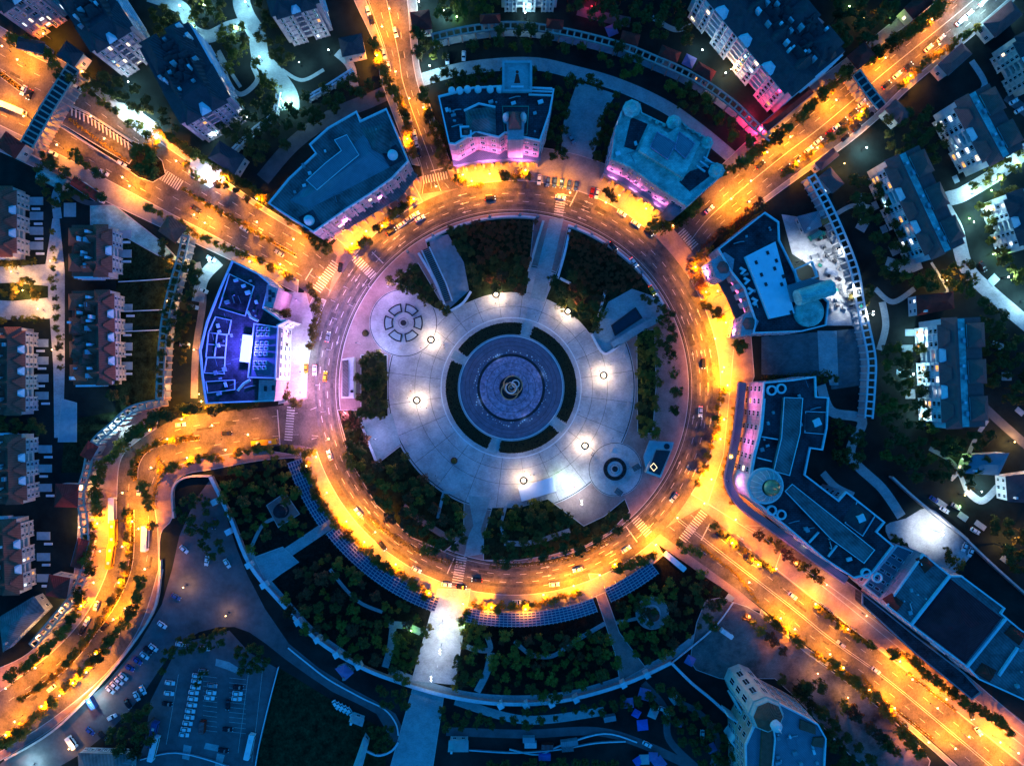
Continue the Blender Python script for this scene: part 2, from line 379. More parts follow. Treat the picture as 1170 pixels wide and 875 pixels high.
slab('pavement', [(850, 600), (862, 606), (975, 690), (1040, 742), (1180, 850), (1180, 835), (1040, 715), (965, 662), (880, 600)], 'redpave', .169)
slab('plaza_apron', cr([(806, 685), (840, 688), (870, 702), (921, 745), (983, 790), (1050, 850), (1060, 880), (1000, 885), (940, 830), (885, 775), (850, 780), (795, 765), (790, 740)], 2, True), 'apron', .171)
slab('pavement', [(838, 395), (858, 380), (862, 430), (845, 480), (835, 545), (850, 575), (880, 600), (862, 610), (808, 575), (826, 520), (833, 450)], 'redpave', .173)
# ---- the round square
mb = MB(); mb.prism(W2(circ(KX, KY, 200, 128)), 0, .150); mb.mi = 1; mb.band(W2(circ(KX, KY, 199.6, 128)), .4, .150, .163, True); mb.mi = 0
tag(mb.build('plaza_floor', [M['redpave'], M['kerb']]), kind='structure')
mb = MB(); mb.flat(W2(circ(584, 443, 142, 128)), .172); tag(mb.build('plaza_floor', M['plaza']), kind='structure')
mb = MB(); mb.flat(W2(circ(461, 369, 39, 64)), .187); tag(mb.build('plaza_floor', M['plaza']), kind='structure')
mb = MB(); mb.flat(W2(circ(703, 536, 31, 64)), .188); tag(mb.build('plaza_floor', M['plaza']), kind='structure')
def rings(cx, cy, rs, w=.25, m='darkstone', z=.184):
    mb = MB()
    for r in rs: mb.band(W2(circ(cx, cy, r, 96)), w, z, z, True)
    return tag(mb.build('paving_inlay', M[m]), kind='structure')
rings(584, 443, (140.5,), .4, 'darkstone'); rings(584, 443, (93, 110), .14); rings(461, 369, (38,), .3, z=.193); rings(703, 536, (30,), .25, z=.193); rings(584, 443, (80,), .5, 'coping', .186)
mb = MB()
for k in range(24):
    a = k*15+7; mb.band(W2([(584+80*math.cos(math.radians(a)), 443+80*math.sin(math.radians(a))), (584+140*math.cos(math.radians(a)), 443+140*math.sin(math.radians(a)))]), .14, .1845, .1845)
tag(mb.build('paving_inlay', M['darkstone']), kind='structure')
for pts, m_, zz in (([(628, 250), (644, 250), (622, 345), (606, 340), (613, 310)], 'bluepave', .196), ([(535, 566), (561, 568), (549, 606), (556, 632), (530, 636), (536, 610), (541, 600)], 'bluepave', .194),
    ([(722, 330), (756, 342), (757, 362), (700, 402), (690, 402), (678, 382), (695, 345)], 'bluepave', .272), ([(490, 272), (512, 268), (530, 300), (536, 332), (512, 354), (500, 330)], 'grey', .272), ([(410, 480), (448, 472), (458, 507), (430, 530)], 'bluepave', .193)):
    sheet('plaza_path', pts, m_, zz)
def bed(pts, m='lawn', z=.26, name='planting_bed'): return slab(name, pts, m, z)
def A1(a0, a1, r=194, cx=KX, cy=KY, n=20): return arc(cx, cy, r, a0, a1, n)
bed([(486, 276)]+A1(239, 277)+[(606, 300), (602, 336)]+A1(280, 246, 108, 584, 443)+[(511, 356), (500, 330)], z=.262)
bed(A1(288.5, 330)+[(757, 362), (692, 405), (678, 382)]+A1(325, 291, 108, 584, 443)+[(640, 300)], z=.262)
bed([(727, 378), (748, 376), (750, 440), (746, 496), (728, 493)], z=.258); bed([(412, 405), (443, 405), (444, 476), (412, 478)], z=.256)
bed([(385, 468), (408, 468), (430, 530), (457, 509)]+A1(152, 112, 142, 584, 443)+[(530, 612), (508, 630), (470, 614), (430, 577), (402, 530)], z=.254)
bed([(562, 579), (593, 579), (626, 569), (639, 579), (667, 600), (690, 589), (714, 569), (720, 584), (698, 607), (670, 623), (631, 634), (593, 640), (552, 640), (552, 612)], z=.252)
bed([(447, 322), (478, 300), (512, 358), (495, 352), (470, 330)], z=.250)
sheet('plaza_path', cr([(576, 617), (600, 618), (618, 614), (650, 603), (652, 608), (620, 620), (598, 624), (576, 623)], 1), 'bluepave', .276)
sheet('plaza_path', [(463, 575), (480, 590), (512, 610), (530, 612), (528, 618), (508, 616), (476, 596), (460, 580)], 'redpave', .276)
# ---- other ground sheets: (name, points, material, z)
def band_sheet(name, pts, w, m, z): return road(name, pts, w, m, z)
slab('lower_car_park', cr([(205, 612), (240, 548), (262, 600), (282, 655), (330, 735), (400, 785), (452, 815), (462, 850), (445, 845), (430, 815), (380, 790), (325, 752), (285, 722), (250, 716), (205, 735), (165, 790), (125, 835), (60, 880), (-10, 890), (5, 868), (120, 782), (185, 690)], 2, True), 'tarmac', .02, False)
slab('lower_car_park', [(205, 735), (262, 720), (285, 745), (320, 765), (308, 885), (150, 885), (165, 850), (172, 800)], 'tarmac', .024, False)
sheet('lawn', [(318, 762), (380, 800), (442, 835), (440, 890), (286, 890), (300, 840)], 'lawn', .03)
sheet('lawn', [(133, 262), (205, 305), (196, 350), (186, 400), (183, 455), (150, 470), (110, 500), (95, 540), (70, 540), (75, 480), (132, 470)], 'lawn', .034)
band_sheet('service_road', [(480, 92), (534, 78), (606, 73), (657, 83), (708, 98), (760, 122), (800, 150), (840, 183)], 15, 'bluepave', .036)
slab('courtyard', [(660, 93), (704, 108), (690, 130), (684, 160), (674, 188), (640, 184), (644, 139), (652, 115)], 'bluepave', .040, False)
band_sheet('service_road', [(455, 100), (425, 114), (378, 134), (335, 165), (300, 205)], 17, 'tarmac', .030)
band_sheet('park_path', [(283, -20), (276, 0), (281, 18), (293, 39), (298, 65), (314, 85), (330, 108), (332, 126)], 20, 'bluepave', .034)
band_sheet('park_path', [(285, 26), (261, 32), (238, 42), (218, 34), (208, 10), (170, -5)], 15, 'bluepave', .038)
band_sheet('park_path', [(296, 60), (289, 74), (294, 92), (276, 108), (262, 96), (250, 60)], 5.5, 'bluepave', .042)
slab('courtyard', [(870, 385), (985, 375), (985, 440), (950, 445), (948, 430), (870, 428)], 'slate', .03, False)
slab('courtyard', [(934, 378), (956, 378), (958, 440), (948, 440), (946, 430), (936, 428)], 'bluepave', .05, False)
band_sheet('garden_path', [(938, 440), (950, 470), (985, 480), (972, 520), (1008, 558), (1030, 590)], 11, 'bluepave', .034)
band_sheet('garden_path', [(940, 540), (955, 556), (975, 566)], 8, 'bluepave', .038)
slab('work_yard', [(893, 245), (925, 250), (955, 285), (975, 330), (990, 372), (945, 372), (935, 310), (905, 290)], 'plaza', .042, False)
slab('courtyard', cr([(1012, 600), (1035, 592), (1060, 580), (1086, 598), (1112, 625), (1090, 655), (1070, 645), (1045, 628), (1020, 620)], 3, True), 'plaza', .046, False)
band_sheet('garden_path', [(1175, 170), (1140, 198), (1100, 222), (1078, 232), (1092, 262), (1104, 305), (1132, 335), (1185, 380)], 17, 'plaza', .03)
band_sheet('garden_path', [(1110, 450), (1135, 475), (1180, 515)], 10, 'tarmac', .034)
slab('residential_court', [(-20, 306), (52, 302), (60, 250), (68, 250), (74, 310), (74, 420), (72, 500), (62, 500), (61, 420), (57, 364), (-20, 366)], 'plaza', .03, False)
bed([(-20, 324), (15, 322), (56, 326), (56, 341), (15, 345), (-20, 343)], z=.1, name='planting_bed')
slab('terrace', [(103, 235), (131, 234), (186, 277), (208, 300), (180, 292), (123, 260), (103, 257)], 'teal', .09)
slab('terrace', [(66, 505), (88, 505), (88, 460), (70, 455)], 'deck', .06)
slab('underpass_apron', [(150, 120), (178, 140), (185, 155), (170, 162), (135, 135), (125, 115)], 'white', .2)
slab('underpass_apron', [(218, 178), (250, 188), (258, 205), (240, 215), (215, 200)], 'white', .2)
# ---- the south park
SP = cr([(245, 545), (262, 590), (285, 645), (320, 688), (362, 731), (410, 761), (455, 779), (510, 795), (572, 804), (640, 801), (712, 782), (765, 757), (815, 715), (838, 685), (800, 655), (752, 622)], 4)
sheet('park_lawn', SP+arc(KX, KY, 257, 48, 160, 40), 'soil', .05)
slab('park_promenade', [(500, 672), (538, 672), (520, 782), (470, 777)], 'plaza', .175)
slab('park_promenade', [(471, 786), (508, 792), (492, 895), (440, 895)], 'bluepave', .12)
for pts, w in (([(392, 588), (345, 620), (300, 650)], 12), ([(377, 650), (395, 673), (413, 689), (437, 699)], 4), ([(444, 713), (464, 715), (487, 725)], 8), ([(449, 717), (446, 740), (440, 762)], 8),
     ([(527, 736), (545, 742), (560, 741), (556, 725)], 6), ([(561, 745), (556, 768), (545, 790)], 8), ([(445, 766), (510, 789), (572, 798), (640, 795), (705, 778), (765, 750), (808, 716), (836, 680)], 9),
     ([(588, 732), (606, 747), (631, 749), (657, 732), (691, 712)], 5), ([(704, 711), (729, 706)], 4), ([(320, 590), (300, 600), (285, 630)], 4), ([(285, 628), (300, 655), (330, 690), (360, 722), (400, 750)], 6)):
    band_sheet('park_path', pts, w, 'bluepave', .060+.003*len(pts)+w*.001)
slab('park_path', [(672, 655), (684, 655), (708, 722), (738, 762), (708, 779), (702, 745)], 'redpave', .12)
slab('park_path', [(290, 636), (323, 624), (342, 642), (322, 655), (305, 668)], 'bluepave', .11)
slab('park_path', [(304, 577), (326, 562), (343, 587), (318, 603)], 'redpave', .13)
slab('park_path', circ(745, 700, 19, 32), 'bluepave', .10)
rings(745, 700, (8.5,), 1.0, 'coping', .116); rings(322, 583, (7.5,), .8, 'darkstone', .146)
# ---- fountain court in the middle
fc = []
mb = MB(); mb.flat(W2(circ(584, 443, 58.5, 96)), .20); tag(mb.build('fountain_court_floor', M['poolblue']), kind='structure')
mb = MB(); mb.flat(W2(circ(584, 443, 36, 96)), .21); tag(mb.build('fountain_court_floor', M['violet']), kind='structure')
rings(584, 443, (48, 52.5), .12, 'darkstone', .205); rings(584, 443, (20, 28), .15, 'darkstone', .215)
mb = MB(); mb.band(W2(circ(584, 443, 37.3, 96)), 1.2, .0, .24, True); tag(mb.build('fountain_court_floor', M['darkstone']), kind='structure')
for a0, a1 in ((290, 393), (43, 101), (111, 205), (215, 280)):
    o = ann('planting_bed', 584, 443, 60, 75.5, a0, a1, 'soil', .42, True)
for a in (285, 210, 106, 38):
    c, s = math.cos(math.radians(a)), math.sin(math.radians(a))
    band_sheet('plaza_path', [(584+58*c, 443+58*s), (584+77*c, 443+77*s)], 9.5, 'bluepave', .196)
mb = MB(); mb.band(W2(circ(584, 443, 58.8, 96)), .3, .1, .34, True); tag(mb.build('court_rim', M['coping']), kind='structure')
# ---- medians
def median(pts, w, z=.15):
    mb = MB(); p = W2(cr(pts, 5)); mb.band(p, w*S, 0, z); mb.mi = 1; mb.band(p, w*S-.6, z, z+.01); return tag(mb.build('road_median', [M['kerb'], M['soil']]), kind='structure')
MED = [([(209, 216), (240, 235), (272, 254), (310, 276), (338, 292)], 4), ([(155, 548), (156, 532), (165, 516), (185, 506), (228, 500)], 6), ([(151, 582), (150, 640), (136, 680), (108, 722), (75, 762), (22, 800)], 5),
       ([(0, 84), (24, 102)], 7), ([(935, 690), (972, 720), (998, 740)], 7), ([(1037, 768), (1064, 790), (1091, 811)], 3), ([(1010, 800), (1038, 822), (1066, 844)], 3)]
for p_, w_ in MED: median(p_, w_)
slab('road_median', [(66, 141), (78, 118), (100, 128), (150, 160), (168, 168), (186, 184), (190, 200), (175, 209), (158, 203)], 'soil', .16)
slab('underpass_floor', [(80, 124), (100, 132), (148, 164), (158, 172), (148, 188), (120, 172), (70, 142)], 'lane', .18)

for r_, a0, a1 in ((195.5, 239, 277.5), (195.5, 288.5, 331)):
    mb = MB(); mb.band(W2(arc(KX, KY, r_, a0, a1, 40)), .9, .1, .85); tag(mb.build('garden_kerb', M['coping']), kind='structure')
for i in range(12):      # painted bays of the car park
    line([(232, 772+5.6*i), (248, 774+5.6*i)], .14, None, .034); line([(262, 774+5.6*i), (281, 776+5.6*i)], .14, None, .034)
line([(204, 770), (190, 850)], .16, None, .034); line([(284, 768), (272, 860)], .16, None, .034); line([(300, 765), (288, 870)], .14, None, .034)
for l in ([(235, 848), (250, 851), (249, 858), (233, 855)], [(210, 850), (219, 852), (216, 868), (208, 866)], [(248, 860), (257, 862), (252, 880), (245, 878)], [(247, 752), (262, 756), (275, 764), (273, 770), (258, 764), (246, 760)]): sheet('walkway', l, 'bluepave', .040+.002*len(l)+l[0][0]*1e-5)
# lawns, paths and patios of the residential gardens
gp = random.Random(11)
for k, (pts, w, m_) in enumerate((([(1000, 330), (1020, 345), (1045, 330)], 6, 'bluepave'), ([(1008, 345), (1012, 372), (1005, 400)], 8, 'bluepave'), ([(1012, 300), (1034, 306), (1052, 300)], 14, 'bluepave'), ([(1064, 300), (1082, 330), (1078, 336)], 3, 'bluepave'), ([(1062, 512), (1090, 530), (1104, 560)], 5, 'bluepave'), ([(1086, 548), (1100, 532), (1115, 500), (1128, 480)], 5, 'plaza'), ([(1104, 560), (1122, 572), (1140, 556)], 8, 'plaza'),
    ([(955, 245), (975, 235), (1000, 238)], 5, 'bluepave'), ([(1000, 205), (1030, 188), (1045, 182)], 3, 'bluepave'), ([(1110, 70), (1125, 95), (1118, 110)], 7, 'bluepave'), ([(1150, 110), (1175, 130)], 12, 'tarmac'), ([(900, 10), (930, 30), (935, 60)], 5, 'bluepave'), ([(660, 12), (690, 20), (720, 26)], 12, 'tarmac'), ([(745, 20), (770, 34), (790, 30)], 6, 'bluepave'),
    ([(66, 250), (64, 225), (70, 212)], 10, 'deck'), ([(80, 248), (80, 232)], 14, 'deck'), ([(385, 60), (400, 75), (405, 100)], 10, 'grey'), ([(322, 80), (345, 92), (370, 80)], 4, 'bluepave'), ([(250, 58), (262, 80), (275, 100)], 4, 'bluepave'), ([(60, 200), (90, 228), (128, 236)], 6, 'tarmac'), ([(225, 300), (232, 340), (224, 400), (222, 455)], 8, 'redpave'), ([(250, 298), (232, 318), (226, 345)], 14, 'plaza'),
    ([(520, 800), (600, 822), (690, 812)], 10, 'purplepave'), ([(510, 835), (600, 838), (680, 835), (735, 850), (800, 880)], 10, 'tarmac'), ([(735, 780), (760, 810), (765, 845), (800, 880)], 8, 'tarmac'), ([(770, 800), (800, 815), (820, 845), (812, 880)], 7, 'tarmac'), ([(955, 840), (985, 862), (1010, 890)], 12, 'bluepave'), ([(905, 770), (930, 778), (940, 800)], 6, 'redpave'))):
    road('garden_path', pts, w, 'bluepave' if m_ == 'purplepave' else m_, .048+.0017*k)
def patch(x, y, w, d, ang, m_, z_, name='patio'):
    a = -math.radians(ang); c = P(x, y); ca, sa = math.cos(a), math.sin(a); mb = MB()
    mb.prism([(c[0]+ca*s*w*S/2-sa*t*d*S/2, c[1]+sa*s*w*S/2+ca*t*d*S/2) for s, t in ((-1, -1), (1, -1), (1, 1), (-1, 1))], 0, z_); tag(mb.build(name, M[m_]), kind='structure')
n_ = 0
for x, y0, y1, st_ in ((143, 260, 310, 22), (144, 344, 432, 22), (42, 222, 290, 17), (48, 384, 470, 20), (52, 505, 572, 22), (50, 604, 672, 24)):
    y = y0+8
    while y < y1:
        patch(x, y, 15, 9, 0, 'deck', .30+n_*.002); patch(x+gp.uniform(-2, 6), y+9, 9, 2.5, 0, 'coping', .5+n_*.002, 'garden_step'); y += st_; n_ += 1
for x, y, ang in ((1000, 235, 65), (1010, 262, 65), (1022, 285, 65), (1076, 145, 65), (1088, 170, 65), (1040, 380, 0), (1036, 398, 0), (1030, 425, 0), (1040, 450, 0), (1092, 205, 65), (1135, 320, 45), (985, 258, 30), (1150, 430, 0), (1140, 395, 20), (1165, 470, 40), (1075, 575, 35), (1120, 600, 35), (1150, 640, 35), (1100, 590, 35), (905, 35, 40), (935, 25, 40), (880, 18, 40)):
    patch(x, y, gp.uniform(8, 16), gp.uniform(6, 12), ang, gp.choice(['deck', 'bluepave', 'grey', 'plaza']), .12+n_*.002); n_ += 1

ap_ = random.Random(5); mbp = []
for k in range(70):      # repairs, manholes and stains in the asphalt
    t_ = ap_.random()
    if t_ < .5: a = ap_.uniform(0, 6.283); r_ = ap_.uniform(205, 231); x, y = KX+r_*math.cos(a), KY+r_*math.sin(a); rot = -a+PI/2
    else:
        a_, b_ = ap_.choice([(NWU, NWL), (SU, SL), (EU, EL), (WO, WI), (NL, NR)]); l = between(a_, b_, ap_.uniform(.15, .85)); i = ap_.randrange(8, 52); x, y = l[i]; rot = -math.atan2(l[i+1][1]-y, l[i+1][0]-x)
    c = P(x, y); mb = MB(); zz = .0575+k*.00004
    if ap_.random() < .4: mb.flat([(c[0]+.45*math.cos(j*PI/5), c[1]+.45*math.sin(j*PI/5)) for j in range(10)], zz); nm = 'manhole_cover'
    else:
        w_, h_ = ap_.uniform(2, 9), ap_.uniform(.8, 2.4); ca, sa = math.cos(rot), math.sin(rot); mb.flat([(c[0]+ca*u_-sa*v_, c[1]+sa*u_+ca*v_) for u_, v_ in ((-w_/2, -h_/2), (w_/2, -h_/2), (w_/2, h_/2), (-w_/2, h_/2))], zz); nm = 'asphalt_patch'
    tag(mb.build(nm, M['patchy']), kind='structure')
def arrow(x, y, ang):
    c = P(x, y); a = -math.radians(ang); ca, sa = math.cos(a), math.sin(a); mb = MB(); mb.flat([(c[0]+ca*u_-sa*v_, c[1]+sa*u_+ca*v_) for u_, v_ in ((-2.2, -.12), (.6, -.12), (.6, -.5), (2.2, 0), (.6, .5), (.6, .12), (-2.2, .12))], .070); tag(mb.build('road_marking', M['paint']), kind='structure')
for a in (-75, -68, -22, -10, 10, 25, 60, 80, 120, 140, 195, 215, 232, 255):
    for r_ in (208, 218, 228): arrow(KX+r_*math.cos(math.radians(a)), KY+r_*math.sin(math.radians(a)), a-90)
for k in range(3): arrow(846+9*k, 622+12*k-8, 38); arrow(335-5*k, 292+8*k, 32); arrow(1108+3*k, 790+9*k, 38)
# ------------------------------------------------ buildings
def win_mesh(name, w, h, pane, frame='coping'):
    global GK
    keep, GK = GK, 1.0; mb = MB()      # local: x along wall, y outward, z up; centred on x
    t = .14
    for x0, x1, z0, z1 in ((-w/2-t, -w/2, -t, h+t), (w/2, w/2+t, -t, h+t), (-w/2, w/2, -t, 0), (-w/2, w/2, h, h+t), (-.05, .05, 0, h)):
        mb.prism([(x0, -.02), (x1, -.02), (x1, .16), (x0, .16)], z0, z1, True)
    mb.mi = 1; mb.quad((-w/2, .05, 0), (w/2, .05, 0), (w/2, .05, h), (-w/2, .05, h))
    me_o = mb.build(name, [M[frame], M[pane]]); me = me_o.data; bpy.data.objects.remove(me_o); GK = keep; return me
WM = {}
def win(w, h, pane, frame='coping'):
    k = (round(w, 1), round(h, 1), pane, frame)
    if k not in WM: WM[k] = win_mesh('window', w, h, pane, frame)
    return WM[k]
def facade(parent, org, a, b, z0, z1, floors, step=3.2, ww=1.5, wh=1.7, lit=.06, frame='coping', lim=None, pal=('g_win', 'g_wino', 'g_winw')):
    """windows on the wall from a to b (world xy), outward normal to the right of a->b"""
    lim = lim or [60]; A, B = Vector(a), Vector(b); L = (B-A).length; n = max(1, int((L-.8)/step)); t = (B-A)/L; rz = math.atan2(t.y, t.x)+PI
    nrm = Vector((t.y, -t.x)); fh = (z1-z0)/floors
    if nrm.dot(-(A+B)/2) < 0: return
    wh = min(wh, fh*.68)
    for f in range(floors):
        for i in range(n):
            if lim[0] <= 0: return
            lim[0] -= 1
            p = A+t*(L*(i+.5)/n)+nrm*.0
            pane = R.choice(pal) if R.random() < lit else 'glass'
            o = bpy.data.objects.new('window', win(ww, wh, pane, frame)); COL.objects.link(o); o.parent = parent
            o.location = (p.x-org[0], p.y-org[1], (z0+f*fh+fh*.18)*GK-org[2]); o.rotation_euler = (0, 0, rz)
def ccw(p): return p if area(p) > 0 else p[::-1]
def building(name, label, cat, roof, h, wall='cream', top='roofdark', par='coping', floors=4, lit=.06, step=3.2, ww=1.5, pw=.6, ph=.9, lim=100, base=0.0, frame='coping', wh=1.7):
    pts = ccw(W2(roof, h)); cx, cy = sum(p[0] for p in pts)/len(pts), sum(p[1] for p in pts)/len(pts)
    o = (cx, cy, base); root = empty(name, o); tag(root, label, cat)
    mb = MB(); mb.prism(pts, base, h-.02, top=False)
    for f in range(1, floors):
        z = base+(h-base)*f/floors; mb.band(offset(pts, -.08, True), .22, z-.12, z+.12, True)
    mb.build('wall', M[wall], root, o)
    mb = MB(); mb.flat(pts, h-.02); mb.build('roof', M[top], root, o)
    mb = MB(); mb.band(pts, pw, h-.3, h+ph, True, pw/2-.1); mb.build('parapet', M[par], root, o)
    c = [lim]; n = len(pts)
    for i in range(n):
        a, b = pts[i], pts[(i+1) % n]
        if math.dist(a, b) > 3: facade(root, o, a, b, base+.5, h-.8, floors, step, ww, wh, lit, frame, c)
    root['_h'] = h
    return root, o, pts
def part(root, o, name, m, fn, sub=None, smooth=False):
    mb = MB(); fn(mb); ob = mb.build(name, [M[k] for k in m] if isinstance(m, (list, tuple)) else M[m], sub or root, o, smooth); return ob
def outline(mb, pts, z, w=.35, h=.3, closed=True): mb.band(pts, w, z, z+h, closed)
def apartment(label, A, B, depth, h, n=3, wall='white', tile='tileblue', decks='teal', lit=.1, floors=5, name='apartment_block', skew=.0, back=True, frame='coping', cat='building', pents=True):
    a, b = Vector(P(*A, h)), Vector(P(*B, h)); L = (b-a).length; u = (b-a)/L; v = Vector((-u.y, u.x))
    if v.dot(-(a+b)/2) > 0: v = -v
    D = depth*S; f = lambda s, t: tuple(a+u*s+v*t)
    flip = u.cross(v) < 0 if False else (u.x*v.y-u.y*v.x) < 0
    c = f(L/2, D/2); o = (c[0], c[1], 0); root = empty(name, o); tag(root, label, cat)
    m = L/n; bw = m*.62; cs = []
    eh = h-2.0
    core = [f(0, 1.6), f(L, 1.6), f(L, D), f(0, D)]
    part(root, o, 'wall', wall, lambda mb: mb.prism(core, 0, eh))
    part(root, o, 'roof', tile, lambda mb: (mb.flat([f(.0, D*.40), f(L, D*.40), f(L, D*1.0), f(0, D*1.0)], eh+.03),
        mb.hip([f(-.4, 1.2), f(L+.4, 1.2), f(L+.4, D*.46), f(-.4, D*.46)], eh+.06, h+1.2)))
    lim = [98]
    ua = math.atan2(u.y, u.x)
    def wallwin(p0, p1, z0, z1, st, ww_, wh_):
        nrm = Vector(((Vector(p1)-Vector(p0)).y, -(Vector(p1)-Vector(p0)).x)); ctr = Vector(c)
        if nrm.dot((Vector(p0)+Vector(p1))/2-ctr) < 0: p0, p1 = p1, p0
        facade(root, o, p0, p1, z0, z1, floors, st, ww_, wh_, lit, frame, lim)
    for i in range(n):
        s0 = m*i+(m-bw)/2; s1 = s0+bw
        by = part(root, o, 'bay', wall, lambda mb: mb.prism([f(s0, 0), f(s1, 0), f(s1, 1.7), f(s0, 1.7)], 0, eh-.3))
        part(by, o, 'bay_roof', tile, lambda mb: mb.hip([f(s0-.5, -.5), f(s1+.5, -.5), f(s1+.5, D*.34), f(s0-.5, D*.34)], eh-.25, h+.9))
        for k in range(floors+1):
            z = (eh-.3)*k/floors; part(by, o, 'floor_band', wall, lambda mb: mb.prism([f(s0-.25, -.45), f(s1+.25, -.45), f(s1+.25, -.01), f(s0-.25, -.01)], max(z-.14, .1), z+.14, True))
        for q_ in (0, .333, .667, 1):
            s = s0+bw*q_; part(by, o, 'facade_pier', wall, lambda mb: mb.prism([f(s-.2, -.55), f(s+.2, -.55), f(s+.2, -.02), f(s-.2, -.02)], 0, eh-.2))
        wallwin(f(s0, 0), f(s1, 0), .2, eh-.4, bw/3.15, min(3.0, bw/3-.75), 2.5)
        if i < n-1 or n == 1:
            t0, t1 = s1+.1, s1+(m-bw)-.1
            for k in range(1, floors): part(root, o, 'balcony', wall, lambda mb: mb.prism([f(t0, .1), f(t1, .1), f(t1, 1.5), f(t0, 1.5)], eh*k/floors-.1, eh*k/floors+.75, True))
            wallwin(f(t0, 1.6), f(t1, 1.6), .6, eh-.4, 2.8, 1.9, 2.0)
            part(root, o, 'gable', 'coping', lambda mb: mb.hip([f(t0-.2, -.2), f(t1+.2, -.2), f(t1+.2, D*.16), f(t0-.2, D*.16)], eh+.1, h))
        if back:
            pv = part(root, o, 'roof_pavilion', wall, lambda mb: mb.prism([f(s0-.2, D*.65), f(s1-.2, D*.65), f(s1-.2, D*1.01), f(s0-.2, D*1.01)], eh, eh+1.3))
            part(pv, o, 'pavilion_roof', tile, lambda mb: mb.hip([f(s0-.6, D*.62), f(s1+.2, D*.62), f(s1+.2, D*1.04), f(s0-.6, D*1.04)], eh+1.2, h+2.6))
            part(root, o, 'cross_gable', tile, lambda mb: mb.hip([f(s0+bw*.2, D*.22), f(s1-bw*.2, D*.22), f(s1-bw*.2, D*.60), f(s0+bw*.2, D*.60)], eh+.9, h+2.0, 0, .3)) if not decks else None
        cc = f(s0+bw*.2, D*.50); part(root, o, 'roof_unit', 'coping', lambda mb: mb.box(cc[0], cc[1], eh+.1, 1.1, 1.1, 1.6 if decks else 4.0, ua))
        if pents:
            cd = f(s0+bw*.7, D*.55); part(root, o, 'roof_unit', 'deck', lambda mb: mb.box(cd[0], cd[1], eh+.1, 2.0, 1.2, 1.3 if decks else 3.6, ua))
    for s_, lo_ in ((0, True), (L, False)):        # end walls: windows and white balcony bands
        wallwin(f(s_, 2.5), f(s_, D*.9), .6, eh-.4, 3.6, 2.0, 1.8)
        e_ = (Vector(f(s_, D/2))-Vector(c)).normalized()
        if e_.dot(-Vector(f(s_, D/2))) > 0:
            for k in range(1, floors+1): part(root, o, 'balcony_band', 'coping', lambda mb: mb.band([tuple(Vector(f(s_, D*.35))+e_*.45), tuple(Vector(f(s_, D*.95))+e_*.45)], .8, eh*k/floors-.5, eh*k/floors-.1))
    if not decks:       # broken roof planes, dormers and roof plant
        rg = random.Random(int(abs(L*10)+abs(c[0])))
        for j in range(int(L*D/(34 if h > 15 else 60))):
            s_, t_ = rg.uniform(1.5, L-6), rg.uniform(D*.40, D*.86); w_, d_ = rg.uniform(3, 7), rg.uniform(3, 6)
            part(root, o, 'roof_gable', tile, lambda mb: mb.hip([f(s_, t_), f(min(s_+w_, L), t_), f(min(s_+w_, L), min(t_+d_, D)), f(s_, min(t_+d_, D))], eh+.2, eh+rg.uniform(2.2, 4.6), 0, rg.uniform(.2, .5)))
        for j in range(int(L*D/110)):
            cc_ = f(rg.uniform(1, L-1), rg.uniform(D*.3, D*.95)); part(root, o, 'roof_unit', rg.choice(['coping', 'deck', 'grey']), lambda mb: mb.box(cc_[0], cc_[1], eh+.1, rg.uniform(.8, 2.4), rg.uniform(.7, 1.3), rg.uniform(3, 5), ua))
    if decks: part(root, o, 'roof_terrace', decks, lambda mb: mb.flat([f(.3, D*.43), f(L-.3, D*.43), f(L-.3, D*.62), f(.3, D*.62)], eh+.09))
    root['_h'] = h
    return root, o, f, L, D
GK = 1.22
# --- bank hall with curved front, north-west of the square
front = [(467, 185), (448, 205), (424, 222), (396, 240), (376, 254), (359, 266)]
r, o, pts = building('bank_hall', 'curved blue-roofed hall with colonnaded front on upper left of the roundabout', 'building',
    [(408, 128), (412, 139), (442, 125)]+front+[(307, 233), (330, 205), (361, 176), (354, 166), (375, 147)], 17, 'pink', 'roofblue', floors=3, ww=1.9, step=3.7, wh=2.6)
q = lambda l, z=17: W2(l, z)
def f_(mb):
    mb.mi = 0; mb.prism(q([(350, 206), (372, 186), (390, 172), (382, 160), (396, 154), (410, 177), (388, 195), (362, 217)], 19), 16.9, 19)
part(r, o, 'skylight_house', 'roofmid', f_); part(r, o, 'skylight_rim', 'coping', lambda mb: outline(mb, q([(350, 206), (372, 186), (390, 172), (382, 160), (396, 154), (410, 177), (388, 195), (362, 217)], 19.3), 19.0, .25, .25))
part(r, o, 'upper_roof', 'roofmid', lambda mb: (mb.hip(q([(330, 228), (352, 238), (446, 190), (418, 150)], 18), 16.95, 19.0)))
part(r, o, 'stair_house', 'roofblue', lambda mb: mb.hip(q([(412, 145), (440, 140), (452, 178), (420, 176)], 18), 16.97, 19.5))
for x, y in ((448, 176), (352, 251)):
    p = P(x, y, 19); part(r, o, 'roof_dome', 'coping', lambda mb: mb.lathe(p[0], p[1], [(2.2, 16.9), (2.2, 18), (1.9, 19), (1.1, 19.8), (.01, 20.1)]), smooth=True)
    part(r, o, 'dome_base', 'roofdark', lambda mb: mb.box(p[0], p[1], 16.95, 7, 7, .5, .5))
